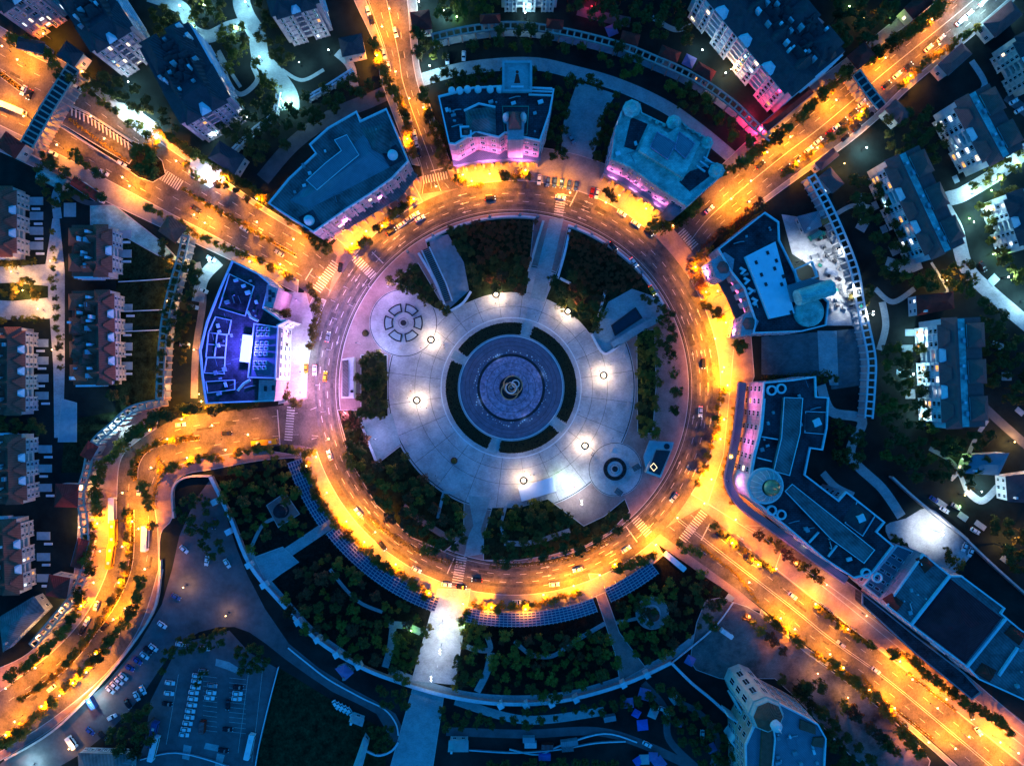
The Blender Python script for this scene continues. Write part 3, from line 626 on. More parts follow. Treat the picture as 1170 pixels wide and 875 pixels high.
# lower arcade in front with its blue awning
lo = [(472, 196), (455, 218), (431, 234), (403, 250), (392, 258)]
def f_(mb): mb.band(q(cr(lo, 3), 7), 5.0, 6.4, 7.0)
part(r, o, 'arcade_roof', 'roofblue', f_)
for x, y, a in walk(q(cr(lo, 4), 7), 4.2, 1): part(r, o, 'column', 'pink', lambda mb: mb.cyl(x+2.2*math.cos(a-PI/2)*-1, y-2.2*math.sin(a-PI/2), 0, 6.4, .45, .38))
for x, y, a in walk(q(cr(front, 4)[:-1], 17), 3.7, 2): part(r, o, 'pilaster', 'pink', lambda mb: mb.box(x+.35*math.sin(a)*-1, y+.35*math.cos(a), 0, .9, .9, 17.3, a))
GK = 1.2
# --- north palace with rose facade
r, o, pts = building('palace_block', 'wide dark-roofed palace with rose facade and billboard above the roundabout', 'building',
    [(501, 111), (540, 101), (575, 99), (633, 103), (628, 130), (617, 162), (598, 158), (592, 152), (577, 153), (570, 158), (544, 152), (520, 166), (513, 165)], 24, 'pink', 'roofdark', floors=5, step=3.1, ww=1.7, lit=.05, lim=95, wh=2.2)
part(r, o, 'gabled_roof', 'roofblue', lambda mb: mb.hip(q([(531, 124), (547, 117), (566, 122), (566, 153), (532, 153)][0:1]+[(566, 120), (567, 154), (533, 156)], 25), 23.95, 27, 0, .3))
part(r, o, 'gable_coping', 'coping', lambda mb: mb.band(q([(530, 126), (547, 118), (566, 122)], 27), .5, 26.0, 27.0))
part(r, o, 'tower', 'pink', lambda mb: mb.prism(q([(578, 128), (600, 128), (598, 160), (580, 160)], 26), 0, 26))
part(r, o, 'mansard', 'tilemauve', lambda mb: mb.hip(q([(581, 125), (596, 125), (596, 146), (581, 146)], 28), 26.01, 31))
for x in (578, 598): part(r, o, 'turret', 'white', lambda mb: mb.lathe(*P(x, 134, 27), [(1.3, 24), (1.3, 28), (.8, 29), (.01, 30.5)], 12))
part(r, o, 'tower_trim', 'green', lambda mb: outline(mb, q([(574, 122), (604, 122), (602, 154), (577, 154)], 24), 24, .3, .25))
part(r, o, 'roof_lantern', 'coping', lambda mb: outline(mb, q([(526, 145), (538, 145), (538, 156), (527, 156)], 25), 24, .7, 1.2))
part(r, o, 'lantern_roof', 'tilemauve', lambda mb: mb.hip(q([(528, 147), (536, 147), (536, 154), (529, 154)], 25), 24.1, 26))
for x in (516, 525, 534, 546, 560, 571): part(r, o, 'oval_dormer', 'coping', lambda mb: mb.lathe(*P(x, 101.5 if x > 530 else 103, 25), [(1.5, 24), (1.4, 25), (.8, 25.6), (.01, 25.8)], 14), smooth=True)
part(r, o, 'rear_louvre', 'coping', lambda mb: [mb.band(q([(604, y), (631, y+1)], 25), .35, 24.2, 25.2) for y in (100, 104, 108)])
part(r, o, 'porch_roof', 'roofmid', lambda mb: (mb.band(q([(517, 184), (548, 178), (580, 176), (618, 178)], 8), 4.2, 7.2, 8.0)))
part(r, o, 'porch_wall', 'pink', lambda mb: mb.band(q([(521, 189), (548, 184), (580, 182), (616, 183)], 7), .6, 5.0, 7.4))
for x, y, a in walk(q([(521, 190), (548, 184), (580, 182), (616, 183)], 7), 4.0, .3): part(r, o, 'porch_pier', 'pink', lambda mb: mb.box(x, y, 0, 1.0, 1.0, 5.2, a))
bb = empty('billboard', P3(591, 98, 24)); tag(bb, 'framed blue rooftop billboard with a small standing figure, on the palace rear edge', 'billboard')
p0 = P3(591, 98, 24)
mb = MB(); w_, l_ = 11.3, 11.8; X, Y = P(591, 85, 27)
mb.box(X, Y, 24.5, w_, l_, .5); mb.build('panel', M['bluepave'], bb, p0)
mb = MB(); mb.band([(X-w_/2, Y-l_/2), (X+w_/2, Y-l_/2), (X+w_/2, Y+l_/2), (X-w_/2, Y+l_/2)], 1.0, 24.4, 25.7, True); mb.build('frame', M['deck'], bb, p0)
mb = MB(); mb.flat([(X-1.3, Y-2.6), (X+1.3, Y-2.6), (X+.5, Y+1.2), (X-.5, Y+1.2)], 25.03); mb.flat([(X+.65*math.cos(i*PI/5), Y+2+.7*math.sin(i*PI/5)) for i in range(10)], 25.03); mb.build('picture', M['tilered'], bb, p0)
mb = MB(); mb.flat([(X-2.6, Y-4.4), (X+2.6, Y-4.4), (X+2.6, Y-3.6), (X-2.6, Y-3.6)], 25.03); mb.build('caption_bar', M['coping'], bb, p0)
mb = MB(); [mb.cyl(X+sx, Y+sy, 23.0, 24.5, .25) for sx in (-4, 4) for sy in (-5, 0)]; mb.build('support', M['metal'], bb, p0)
GK = 1.2
# --- turquoise copper-roofed palace
r, o, pts = building('copper_palace', 'turquoise-roofed baroque palace with rose front, upper right of the roundabout', 'building',
    [(712, 122), (722, 116), (731, 120), (733, 130), (766, 146), (774, 134), (784, 146), (806, 158), (812, 168), (806, 184), (818, 188), (828, 196), (800, 222), (784, 236), (760, 220), (720, 192), (698, 182), (703, 150)], 20, 'pink', 'teal', par='teal', floors=4, ww=1.7, step=3.2, lit=.04, wh=2.4)
part(r, o, 'upper_roof', 'teal', lambda mb: mb.prism(q([(743, 142), (764, 152), (774, 145), (800, 163), (781, 204), (771, 197), (730, 172)], 23), 19.9, 23))
for l in ([(751, 151), (772, 164), (763, 182), (743, 168)], [(776, 151), (794, 164), (783, 181), (771, 170)]):
    rr_ = part(r, o, 'skylight', 'roofmid', lambda mb: mb.prism(q(l, 24), 22.9, 23.8)); part(rr_, o, 'skylight_frame', 'violet', lambda mb: outline(mb, q(l, 24), 23.8, .35, .25))
for l in ([(721, 134), (740, 142), (726, 172), (713, 168)], [(788, 196), (812, 188), (813, 200), (788, 219), (776, 208)]):
    part(r, o, 'roof_well', 'roofdark', lambda mb: mb.flat(q(l, 20), 20.05))
part(r, o, 'plant_louvre', 'coping', lambda mb: [mb.band(q([(796+4*i, 189-5*i), (806+4*i, 196-5*i)], 21), .5, 20.1, 21) for i in range(3)])
for x, y, rr in ((722, 124, 3.4), (770, 140, 2.8), (819, 195, 3.0), (808, 163, 2.2)):
    part(r, o, 'corner_tower', 'teal', lambda mb: mb.lathe(*P(x, y, 22), [(rr, 10), (rr, 21.5), (rr+.4, 21.6), (rr+.4, 22), (rr*.8, 22.4), (rr*.5, 23.6), (.01, 24)], 8))
for x, y, a in walk(q([(740, 136), (766, 146), (784, 146), (806, 158)], 21)+[], 3.2, 1): part(r, o, 'finial', 'teal', lambda mb: mb.lathe(x, y, [(.7, 20), (.8, 21.2), (.3, 21.8), (.01, 22.6)], 8))
for x, y, a in walk(q([(703, 186), (722, 198), (742, 209), (762, 224)], 17), 4.4, 1): part(r, o, 'dormer', 'pink', lambda mb: (mb.box(x, y, 12, 2.2, 1.6, 6.6, a), mb.hip([(x+1.4*math.cos(a+k), y+1.4*math.sin(a+k)) for k in (.6, 2.5, 3.7, 5.6)], 18.6, 19.8)))
part(r, o, 'porch_roof', 'roofmid', lambda mb: mb.band(q([(692, 192), (712, 203), (738, 219), (766, 238)], 9), 4.4, 8.2, 9.0))
part(r, o, 'porch_wall', 'pink', lambda mb: mb.band(q([(690, 197), (710, 208), (736, 224), (760, 241)], 8), .7, 5.5, 8.4))
for x, y, a in walk(q([(690, 197), (710, 208), (736, 224), (760, 241)], 8), 3.8, .3): part(r, o, 'porch_pier', 'pink', lambda mb: mb.box(x, y, 0, 1.0, 1.0, 5.6, a))
part(r, o, 'corner_dome', 'poolblue', lambda mb: mb.lathe(*P(771, 238, 15), [(3, 0), (3, 13), (3.2, 13.2), (2.6, 15), (1.4, 16.3), (.01, 16.8)], 20), smooth=True)
GK = 1.2
# --- east block with white roof sheet
r, o, pts = building('market_block', 'block with two rose gable towers and large white roof sheet right of roundabout', 'building',
    [(820, 285), (873, 243), (889, 254), (890, 275), (912, 320), (935, 335), (946, 345), (943, 372), (915, 379), (860, 381), (862, 366), (850, 330), (834, 310)], 15, 'pink', 'roofdark', floors=3, lit=.04, lim=60)
part(r, o, 'white_roof', 'white_roof', lambda mb: mb.prism(q([(852, 293), (886, 276), (908, 358), (880, 364)], 17), 14.9, 17))
for x, y in ((877, 289), (864, 300), (887, 298), (885, 307), (870, 314), (895, 316), (875, 325), (893, 325), (904, 357)): part(r, o, 'roof_hatch', 'roofdark', lambda mb: mb.box(*P(x, y, 17), 16.95, 1.1, 1.6, .3, .35))
part(r, o, 'plant_room', 'roofmid', lambda mb: (mb.prism(q([(900, 326), (926, 318), (944, 321), (942, 338), (905, 345)], 18), 14.9, 18)))
part(r, o, 'barrel_roof', 'teal', lambda mb: mb.tube([P3(906, 342, 17.5), P3(925, 336, 17.5), P3(944, 330, 17.5)], 3.4, 12))
part(r, o, 'louvre_frame', 'coping', lambda mb: outline(mb, q([(908, 308), (928, 299), (934, 316), (912, 324)], 16), 15, .6, 1.4))
part(r, o, 'drum_roof', 'teal', lambda mb: mb.lathe(*P(926, 356, 17), [(6.4, 0), (6.4, 16), (6.0, 16.5), (3.5, 17.2), (.01, 17.4)], 20))
for l, z in (([(812, 299), (828, 288), (839, 296), (837, 312), (826, 321), (818, 317)], 18), ([(849, 361), (857, 356), (867, 367), (861, 381), (846, 384)], 18)):
    gt = part(r, o, 'gable_tower', 'pink', lambda mb: mb.prism(q(l, z-3), 0, z-3)); [facade(gt, o, a_, b_, .5, z-3.5, 4, 2.2, 1.3, 2.0, .03) for a_, b_ in zip(ccw(q(l, z-3)), ccw(q(l, z-3))[1:]+ccw(q(l, z-3))[:1])]; part(gt, o, 'tower_roof', 'tilemauve', lambda mb: mb.lathe(sum(p[0] for p in q(l, z-3))/len(l), sum(p[1] for p in q(l, z-3))/len(l), [(3.0, z-2.98), (1.6, z-1.6), (.01, z-1)], 6))
part(r, o, 'arcade_roof', 'tilemauve', lambda mb: mb.band(q([(825, 318), (836, 338), (846, 362)], 10), 4.6, 9.4, 10.1))
for i in range(4): part(r, o, 'dormer', 'pink', lambda mb: (mb.box(*P(839+4.5*i, 317+10*i, 14), 9, 2.6, 3.4, 5.6, -1.15),))
for i in range(4): part(r, o, 'roof_vent', 'coping', lambda mb: (mb.band(q([(846+4.5*i, 306+11.5*i), (851+4.5*i, 309+11.5*i), (847+4.5*i, 313+11.5*i)], 16), .9, 15, 16.2)))
GK = 1.15
# --- long south-east block round the corner dome
L5 = [(872, 437), (905, 434), (931, 430), (932, 453), (946, 454), (944, 489), (939, 514), (925, 512), (919, 542), (957, 571), (966, 561), (1010, 596), (1001, 607), (1020, 623), (996, 654), (975, 660), (940, 637), (900, 603), (872, 580), (856, 568), (856, 545), (862, 515), (869, 480)]
r, o, pts = building('corner_department_block', 'long L-shaped dark blue block with glass dome on its street corner', 'building', L5, 18, 'pink', 'roofdark', floors=4, ww=2.1, step=4.3, wh=2.6, lit=.05)
for l in ([(896, 454), (917, 455), (914, 495), (902, 543), (884, 538), (893, 500)], [(897, 561), (905, 553), (962, 598), (999, 628), (987, 643), (950, 616)]):
    rr_ = part(r, o, 'raised_roof', 'roofblue', lambda mb: mb.prism(q(l, 20), 17.9, 20)); part(rr_, o, 'roof_edge', 'coping', lambda mb: outline(mb, q(l, 20), 20, .3, .25))
for l in ([(920, 470), (945, 471), (943, 496), (919, 494)], [(965, 597), (979, 573), (1000, 588), (985, 612)]):
    part(r, o, 'skylight_pyramid', 'tileblue', lambda mb: mb.hip(q(l, 20), 18.0, 20.5)); part(r, o, 'skylight_edge', 'coping', lambda mb: outline(mb, q(l, 18), 18.0, .3, .5))
    c_ = (sum(p[0] for p in l)/4+3, sum(p[1] for p in l)/4); part(r, o, 'roof_unit', 'coping', lambda mb: mb.box(*P(*c_, 21), 19, 3, 3, 1.6, .4))
for l in ([(871, 499), (889, 502)], [(866, 523), (882, 527)], [(925, 620), (936, 608)], [(947, 636), (957, 623)]): part(r, o, 'roof_divider', 'coping', lambda mb: mb.band(q(l, 19), .5, 18, 19))
part(r, o, 'cornice_walk', 'white', lambda mb: mb.band(q([(873, 455), (870, 490), (862, 520), (857, 548)], 19), 1.2, 17.9, 19.2))
for l in ([(849, 437), (846, 470), (842, 500), (836, 530), (833, 548), (838, 563), (852, 580), (880, 600), (930, 636), (968, 663)],):
    part(r, o, 'canopy', 'roofmid', lambda mb: mb.band(q(cr(l, 4), 6), 3.0, 5.3, 5.9)); part(r, o, 'canopy_edge', 'pink', lambda mb: mb.band(q(cr(l, 4), 6), .5, 5.2, 6.3, False, 1.9 if False else -1.9))
for x, y in ((882, 446), (893, 444), (893, 588), (882, 583), (990, 655), (1003, 660)): part(r, o, 'roof_scroll', 'coping', lambda mb: mb.lathe(*P(x, y, 19), [(2.2, 18), (2.2, 19), (1.5, 19.3), (1.4, 18.5)], 14))
dm = P(877, 556, 22)
part(r, o, 'dome_drum', 'white', lambda mb: mb.lathe(dm[0], dm[1], [(7.4, 0), (7.4, 19), (7.7, 19.2), (7.7, 20), (7.2, 20.2), (6.4, 20.2)], 32))
part(r, o, 'dome', 'deck', lambda mb: mb.lathe(dm[0], dm[1], [(6.8, 20), (6.2, 22), (5, 23.6), (3.6, 24.4), (3.4, 24.5)], 32), smooth=True)
part(r, o, 'dome_cap', 'bronze', lambda mb: mb.lathe(dm[0]+.8, dm[1], [(3.5, 24.3), (2.6, 25.5), (1, 26.3), (.4, 26.5), (.2, 29), (.01, 29.3)], 24), smooth=True)
part(r, o, 'dome_ribs', 'coping', lambda mb: [mb.tube([(dm[0]+rr*math.cos(k*PI/8), dm[1]+rr*math.sin(k*PI/8), zz) for rr, zz in ((6.9, 20.1), (6.3, 22.05), (5.1, 23.7), (3.7, 24.5))], .14, 4) for k in range(16)])
GK = 1.0
# --- far south-east hotel with the big dark hip roof
r, o, pts = building('hotel_block', 'blue-edged block with big dark hipped centre roof at lower right', 'building',
    [(1054, 632), (1085, 657), (1098, 657), (1100, 659), (1147, 694), (1143, 700), (1162, 716), (1210, 752), (1172, 800), (1117, 775), (1105, 762), (1041, 714), (1012, 691)], 20, 'pink', 'roofblue', floors=5, step=3.0, ww=1.5, lit=.02)
part(r, o, 'centre_roof', 'tileplum', lambda mb: mb.hip(q([(1087, 659), (1149, 706), (1105, 761), (1043, 714)], 21), 20.02, 26, -1.0))
for l in ([(1086, 658), (1041, 715)], [(1150, 707), (1105, 763)], [(1164, 740), (1142, 772)]): part(r, o, 'roof_divider', 'coping', lambda mb: mb.band(q(l, 21), 1.0, 19.9, 21))
for l in ([(1012, 686), (1022, 680), (1034, 690), (1026, 701)], [(1050, 640), (1061, 636), (1070, 646), (1060, 655)], [(1118, 770), (1126, 760), (1141, 768), (1134, 780)], [(1152, 725), (1160, 716), (1175, 724), (1168, 738)]):
    part(r, o, 'tower_roof', 'tilered', lambda mb: mb.hip(q(l, 22), 20.1, 23.5, .5))
part(r, o, 'entrance_canopy', 'coping', lambda mb: [mb.band(q([(1064+i*1.4, 735-i*2.0), (1080+i*1.4, 747-i*2.0)], 18), .5, 17.5, 18) for i in range(4)])
part(r, o, 'podium', 'roofdark', lambda mb: mb.prism(q([(985, 678), (1013, 700), (1045, 726), (1100, 768), (1120, 790), (1110, 798), (1045, 745), (1020, 722), (985, 690)], 6), 0, 6))
part(r, o, 'podium_edge', 'grey', lambda mb: outline(mb, q([(985, 678), (1013, 700), (1045, 726), (1100, 768), (1120, 790), (1110, 798), (1045, 745), (1020, 722), (985, 690)], 6), 6, .6, .5))
# link block with the many facade bays between the two
r, o, pts = building('link_block', 'flat grey-rose block of bay windows between dome block and hipped hotel', 'building',
    [(1024, 622), (1052, 633), (1012, 690), (986, 668)], 13, 'pink', 'roofmid', floors=3, lit=.02)
for i in range(5):
    for j in range(4):
        x, y = 1029-i*6.5+j*7.2-8, 633+i*8.2+j*4.6+2; lw = part(r, o, 'roof_light', 'coping', lambda mb: mb.box(*P(x, y, 13.6), 12.9, 2.4, 1.5, .7, -.55)); part(lw, o, 'pane', 'glass', lambda mb: mb.box(*P(x, y, 13.8), 13.6, 1.9, 1.0, .12, -.55))
GK = 1.1
# --- south block with the domed tower
r, o, pts = building('domed_tower_block', 'pale blue block with brown octagonal tower roof at bottom edge right of centre', 'building',
    [(868, 800), (878, 796), (897, 806), (915, 815), (934, 826), (943, 842), (940, 905), (852, 905), (851, 850), (862, 825)], 20, 'sand', 'roofmid', floors=4, ww=1.9, step=3.4, lit=.02, wh=2.8)
tw = P(878, 819, 32)
part(r, o, 'tower', 'cream', lambda mb: mb.lathe(tw[0], tw[1], [(6.6, 0), (6.6, 28), (7.3, 28.3), (7.3, 29.5), (6.6, 29.5), (6.4, 31.5), (5.8, 31.8)], 8))
part(r, o, 'tower_roof', 'tilebrown', lambda mb: mb.lathe(tw[0], tw[1], [(6.1, 31.6), (4.5, 33), (1.6, 34.5), (.01, 34.8)], 8))
part(r, o, 'lantern', 'coping', lambda mb: mb.lathe(tw[0]+1.5, tw[1]-1.5, [(2.0, 33), (2.0, 36), (2.3, 36.2), (1.5, 37.5), (.5, 38.2), (.15, 40), (.01, 41)], 12))
for k in range(8):
    a = k*PI/4; p_ = (tw[0]+6.25*math.cos(a+PI/8), tw[1]+6.25*math.sin(a+PI/8))
    if -(p_[0]*math.cos(a+PI/8)+p_[1]*math.sin(a+PI/8)) > 0:
        for z_ in (6, 13, 20): ob = bpy.data.objects.new('window', win(2.2, 4.6, 'glass')); COL.objects.link(ob); ob.parent = r; ob.location = (p_[0]-o[0]+.0, p_[1]-o[1], z_*GK); ob.rotation_euler = (0, 0, a+PI/8-PI/2)
part(r, o, 'brown_roof', 'tilebrown', lambda mb: (mb.prism(q([(872, 832), (883, 832), (884, 905), (868, 905)], 22), 19.9, 21.5)))
part(r, o, 'roof_edge', 'coping', lambda mb: mb.band(q([(884, 832), (886, 845), (880, 905)], 22), .5, 20, 22))
for l in ([(915, 822), (932, 829), (932, 839), (914, 833)], [(930, 843), (942, 842), (940, 854), (928, 852)]): part(r, o, 'tiled_slope', 'tilebrown', lambda mb: mb.prism(q(l, 21), 20, 21))
part(r, o, 'side_terrace', 'coping', lambda mb: [mb.band(q(l, 9), .8, 0, 9) for l in ([(832, 818), (850, 830), (836, 848), (856, 872), (866, 900)], [(840, 800), (856, 830), (870, 866)], [(853, 838), (868, 900)])])
GK = 1.25
# --- west block with the LED screen
r, o, pts = building('led_screen_block', 'blue-lit block with glowing screen on roof, left of the roundabout', 'building',
    [(266, 298), (296, 313), (309, 324), (302, 352), (322, 366), (330, 366), (318, 372), (316, 432), (314, 458), (236, 461), (232, 432), (229, 400), (237, 368), (252, 330)], 14, 'white', 'roofdark', floors=3, lit=.1, ww=1.6)
for l in ([(262, 313), (290, 327), (280, 361), (250, 352)], [(246, 362), (264, 366), (261, 382), (238, 380)], [(238, 380), (259, 383), (257, 408), (235, 408)], [(236, 409), (257, 409), (256, 427), (233, 426)], [(235, 436), (268, 434), (268, 445), (237, 449)]):
    part(r, o, 'roof_coping', 'coping', lambda mb: outline(mb, q(l, 14.4), 14.0, .3, .5))
part(r, o, 'roof_coping', 'coping', lambda mb: (mb.band(q([(248, 381), (245, 407)], 14.4), .25, 14, 14.5), mb.band(q([(236, 393), (258, 395)], 14.4), .25, 14, 14.5)))
part(r, o, 'upper_block', 'poolblue', lambda mb: mb.prism(q([(291, 370), (318, 374), (315, 432), (284, 431)], 17), 13.9, 17))
part(r, o, 'upper_edge', 'white', lambda mb: outline(mb, q([(291, 370), (318, 374), (315, 432), (284, 431)], 17), 17, .5, .6))
for i in range(3):
    for j in range(7):
        X_, Y_ = P(295+5.2*i-(j*.7), 376+6*j+(j > 1)*4+(j > 4)*4, 18); fan = part(r, o, 'rooftop_fan', 'coping', lambda mb: mb.box(X_, Y_, 17, 1.5, 1.6, .8)); part(fan, o, 'grille', 'darkmetal', lambda mb: mb.cyl(X_, Y_, 17.8, 17.95, .55))
for l in ([(296, 434), (316, 434), (314, 457), (295, 457)], [(305, 325), (318, 330), (312, 352), (302, 350)]): part(r, o, 'end_pavilion', 'pink', lambda mb: mb.prism(q(l, 15), 0, 15))
for x, y in ((303, 444), (312, 443), (308, 334), (308, 342), (312, 337)): part(r, o, 'pavilion_hatch', 'darkmetal', lambda mb: mb.box(*P(x, y, 15.4), 15, 1.2, 2.2, .3))
part(r, o, 'rooftop_duct', 'coping', lambda mb: [mb.tube(W3, .55, 8) for W3 in ([P3(288, 357, 15.5), P3(292, 364, 15.5), P3(300, 368, 15.5)], [P3(277, 446, 15.5), P3(284, 438, 15.5), P3(291, 434, 15.5)])])
sc = empty('led_screen', P3(280, 398, 16)); tag(sc, 'glowing blue-white screen standing on the roof left of roundabout', 'screen'); p0 = P3(280, 398, 16)
mb = MB(); mb.box(*P(280, 398, 17), 16.2, 4.0, 11.6, .25, -.12); mb.build('display', M['g_led'], sc, p0)
mb = MB(); mb.box(*P(280, 398, 17), 15.5, 4.4, 12.1, .7, -.12); mb.build('housing', M['darkmetal'], sc, p0)
mb = MB(); [mb.box(*P(280+dx, 398+dy, 16), 13.9, .5, .5, 1.7) for dx in (-3, 3) for dy in (-12, 12)]; mb.build('support', M['metal'], sc, p0)
GK = 1.0
# vents, ducts and units on the flat roofs
def clutter(poly, z, n, name='roof_unit'):
    z *= {'bank_hall': 1.22, 'palace_block': 1.2, 'copper_palace': 1.2, 'market_block': 1.2, 'corner_department_block': 1.15, 'domed_tower_block': 1.1, 'led_screen_block': 1.25}.get(poly[0], 1)
    host = root_by[poly[0]]; r_, o_, k = host[0], host[1], 0
    xs, ys = [p[0] for p in poly[1]], [p[1] for p in poly[1]]
    while k < n:
        x, y = R.uniform(min(xs), max(xs)), R.uniform(min(ys), max(ys)); k += 1
        if not inside(x, y, poly[1]): continue
        z_k = z; X_, Y_ = P(x, y, z+1); t_ = R.random(); a_ = R.choice([.3, 1.87])
        if t_ < .45: part(r_, o_, 'roof_unit', R.choice(['coping', 'grey', 'deck']), lambda mb: mb.box(X_, Y_, z, R.uniform(.8, 2.2), R.uniform(.8, 1.6), R.uniform(.6, 1.5), a_))
        elif t_ < .7: part(r_, o_, 'roof_vent', 'metal', lambda mb: mb.lathe(X_, Y_, [(.3, z), (.3, z+.8), (.5, z+.9), (.4, z+1.1), (.01, z+1.2)], 8))
        elif t_ < .85: part(r_, o_, 'roof_duct', 'metal', lambda mb: mb.tube([(X_, Y_, z+.5), (X_+3*math.cos(a_), Y_+3*math.sin(a_), z+.5), (X_+3.6*math.cos(a_)+1.2, Y_+3.6*math.sin(a_), z+.2)], .25, 6))
        else: part(r_, o_, 'roof_seam', 'roofmid', lambda mb: mb.band([(X_, Y_), (X_+R.uniform(3, 7)*math.cos(a_), Y_+R.uniform(3, 7)*math.sin(a_))], .2, z, z+.1))
root_by = {}
for ob in list(bpy.data.objects):
    if ob.get('_h'): root_by[ob.name] = (ob, tuple(ob.location))
for key, poly, z, n in (('bank_hall', [(320, 225), (350, 180), (400, 140), (440, 135), (455, 180), (380, 235)], 17.2, 40), ('palace_block', [(506, 116), (625, 108), (612, 155), (604, 150), (604, 124), (572, 120), (520, 116), (530, 150), (518, 158)], 24, 50), ('copper_palace', [(716, 130), (728, 135), (800, 170), (812, 190), (795, 220), (700, 175)], 20, 26),
    ('market_block', [(822, 290), (872, 250), (885, 258), (886, 275), (850, 292), (872, 360), (860, 370)], 15, 34), ('corner_department_block', [(874, 445), (930, 440), (925, 500), (900, 560), (940, 590), (990, 620), (995, 650), (975, 652), (890, 590), (864, 530)], 18, 90), ('hotel_block', [(1020, 690), (1055, 640), (1082, 660), (1045, 710)], 20, 22),
    ('hotel_block', [(1112, 762), (1150, 712), (1200, 750), (1170, 790)], 20, 18), ('led_screen_block', [(240, 375), (262, 305), (298, 325), (295, 360), (268, 380), (262, 430), (300, 455), (240, 455)], 14, 46), ('domed_tower_block', [(885, 835), (930, 850), (938, 880), (885, 885)], 20, 22)):
    clutter((key, poly), z, n)
# --- housing
apartment('pale rose block with tall bays at the top left corner of the scene', (-4, 14), (38, -14), 60, 23, 2, 'pink', 'tileblue', None, .25, 5)
ap = [
 ('tall rose block with dark roof beside top left park, left of the other', (103, 60), (150, 30), 75, 24, 2, 'pink', 'tileblue', None, .2, 6),
 ('tall rose block with dark many-gabled roof right of top left road', (206, 143), (262, 112), 95, 22, 2, 'pink', 'tileblue', None, .06, 6),
 ('rose block at top edge left of the straight upper road', (310, 20), (364, 4), 60, 24, 2, 'pink', 'tileblue', None, .08, 6),
 ('long white-framed block under dark roof, above the red-lit arcade', (797, -18), (904, 110), 78, 21, 4, 'white', 'tileblue', None, .10, 6),
 ('white block cut by the top edge just right of centre', (572, -24), (640, -24), 60, 24, 3, 'white', 'tileblue', None, .1, 6),
 ('white-framed block with lit windows and turquoise terrace in the upper right, higher of two', (1091, 116), (1131, 190), 46, 17, 2, 'white', 'tilemauve', 'teal', .22, 5),
 ('long white-framed block with three bays and turquoise terrace, lower of two upper right', (1011, 184), (1064, 297), 44, 17, 3, 'white', 'tilemauve', 'teal', .2, 5),
 ('white-framed block with many lit windows and turquoise terrace at middle right edge', (1075, 364), (1081, 490), 46, 18, 3, 'white', 'tilemauve', 'teal', .34, 5),
 ('curved pale block cut by the right edge beside lit path', (1150, 222), (1172, 285), 50, 16, 2, 'white', 'tileblue', 'teal', .2, 5),
 ('rose block cut by the right edge near the top corner', (1160, 42), (1188, 96), 50, 16, 2, 'cream', 'tileblue', 'teal', .15, 5),
 ('brown-roofed terrace row by turquoise deck, upper of the two beside dark lawn', (124, 256), (124, 315), 44, 10, 2, 'cream', 'tilebrown', None, .0, 3),
 ('brown-roofed terrace row of four houses beside the dark lawn at left', (126, 331), (128, 439), 46, 10, 4, 'cream', 'tilebrown', None, .0, 3),
 ('brown-roofed row with blue ledge at left edge, above the lit court', (14, 212), (14, 292), 50, 10, 3, 'cream', 'tilebrown', None, .0, 3),
 ('brown-roofed row at left edge just below the lit court', (24, 374), (24, 474), 50, 10, 4, 'cream', 'tilebrown', None, .0, 3),
 ('brown-roofed row at left edge, left of the curving road', (24, 497), (26, 576), 50, 10, 3, 'cream', 'tilebrown', None, .0, 3),
 ('brown-roofed row with lit window at left edge beside curving orange road', (18, 594), (22, 680), 50, 10, 3, 'cream', 'tilebrown', None, .12, 3)]
for a in ap: apartment(*a)
def villa(label, quad, h, wall, tile, lit=.1, cat='house', name='house'):
    pts = ccw(W2(quad, h)); cx, cy = sum(p[0] for p in pts)/4, sum(p[1] for p in pts)/4; o = (cx, cy, 0); root = empty(name, o); tag(root, label, cat)
    part(root, o, 'wall', wall, lambda mb: mb.prism(pts, 0, h)); rf_ = part(root, o, 'roof', tile, lambda mb: mb.hip(pts, h+.02, h+2.6, .6)); lim = [30]
    part(rf_, o, 'chimney', wall, lambda mb: mb.box(pts[0][0]*.7+cx*.3, pts[0][1]*.7+cy*.3, h, .9, .9, 2.6))
    for i in range(4): facade(root, o, pts[i], pts[(i+1) % 4], .5, h-.2, max(1, int(h/3.2)), 2.8, 1.3, 1.5, lit, 'coping', lim)
    return root
villa('red-roofed house with glowing window beside middle right block', [(1048, 338), (1088, 334), (1089, 352), (1049, 360)], 7, 'white', 'tilered', .3)
villa('grey-roofed house with lit porch at right edge', [(1112, 520), (1152, 518), (1140, 542), (1104, 540)], 7, 'white', 'roofmid', .3)
villa('dark-roofed house behind lit porch at right edge', [(1150, 545), (1185, 540), (1190, 575), (1152, 572)], 7, 'white', 'tileblue', .35)
villa('long blue-roofed house at left edge below the rows', [(0, 705), (38, 682), (50, 698), (4, 744)], 6, 'grey', 'roofblue', 0)
villa('small dark house beside row right of the curving path', [(55, 18), (56, 18), (56, 19), (55, 19)], 6, 'grey', 'roofblue', 0) if False else None
villa('blue glazed shed beside wall, left below the upper left road', [(45, 190), (75, 205), (68, 216), (42, 204)], 5, 'white', 'teal', 0, 'shed', 'shed')
villa('long dark blue shed roof with pale end at lower left', [(90, 860), (150, 862), (148, 885), (92, 885)], 5, 'grey', 'roofblue', 0, 'shed', 'shed')
villa('small white-roofed cabin on construction yard', [(912, 248), (935, 242), (938, 258), (920, 266)], 4, 'white', 'roofmid', 0, 'cabin', 'cabin')
villa('purple-roofed kiosk beside the lower curved service road', [(384, 764), (394, 760), (403, 768), (394, 776)], 4, 'grey', 'purple', 0, 'kiosk', 'kiosk')
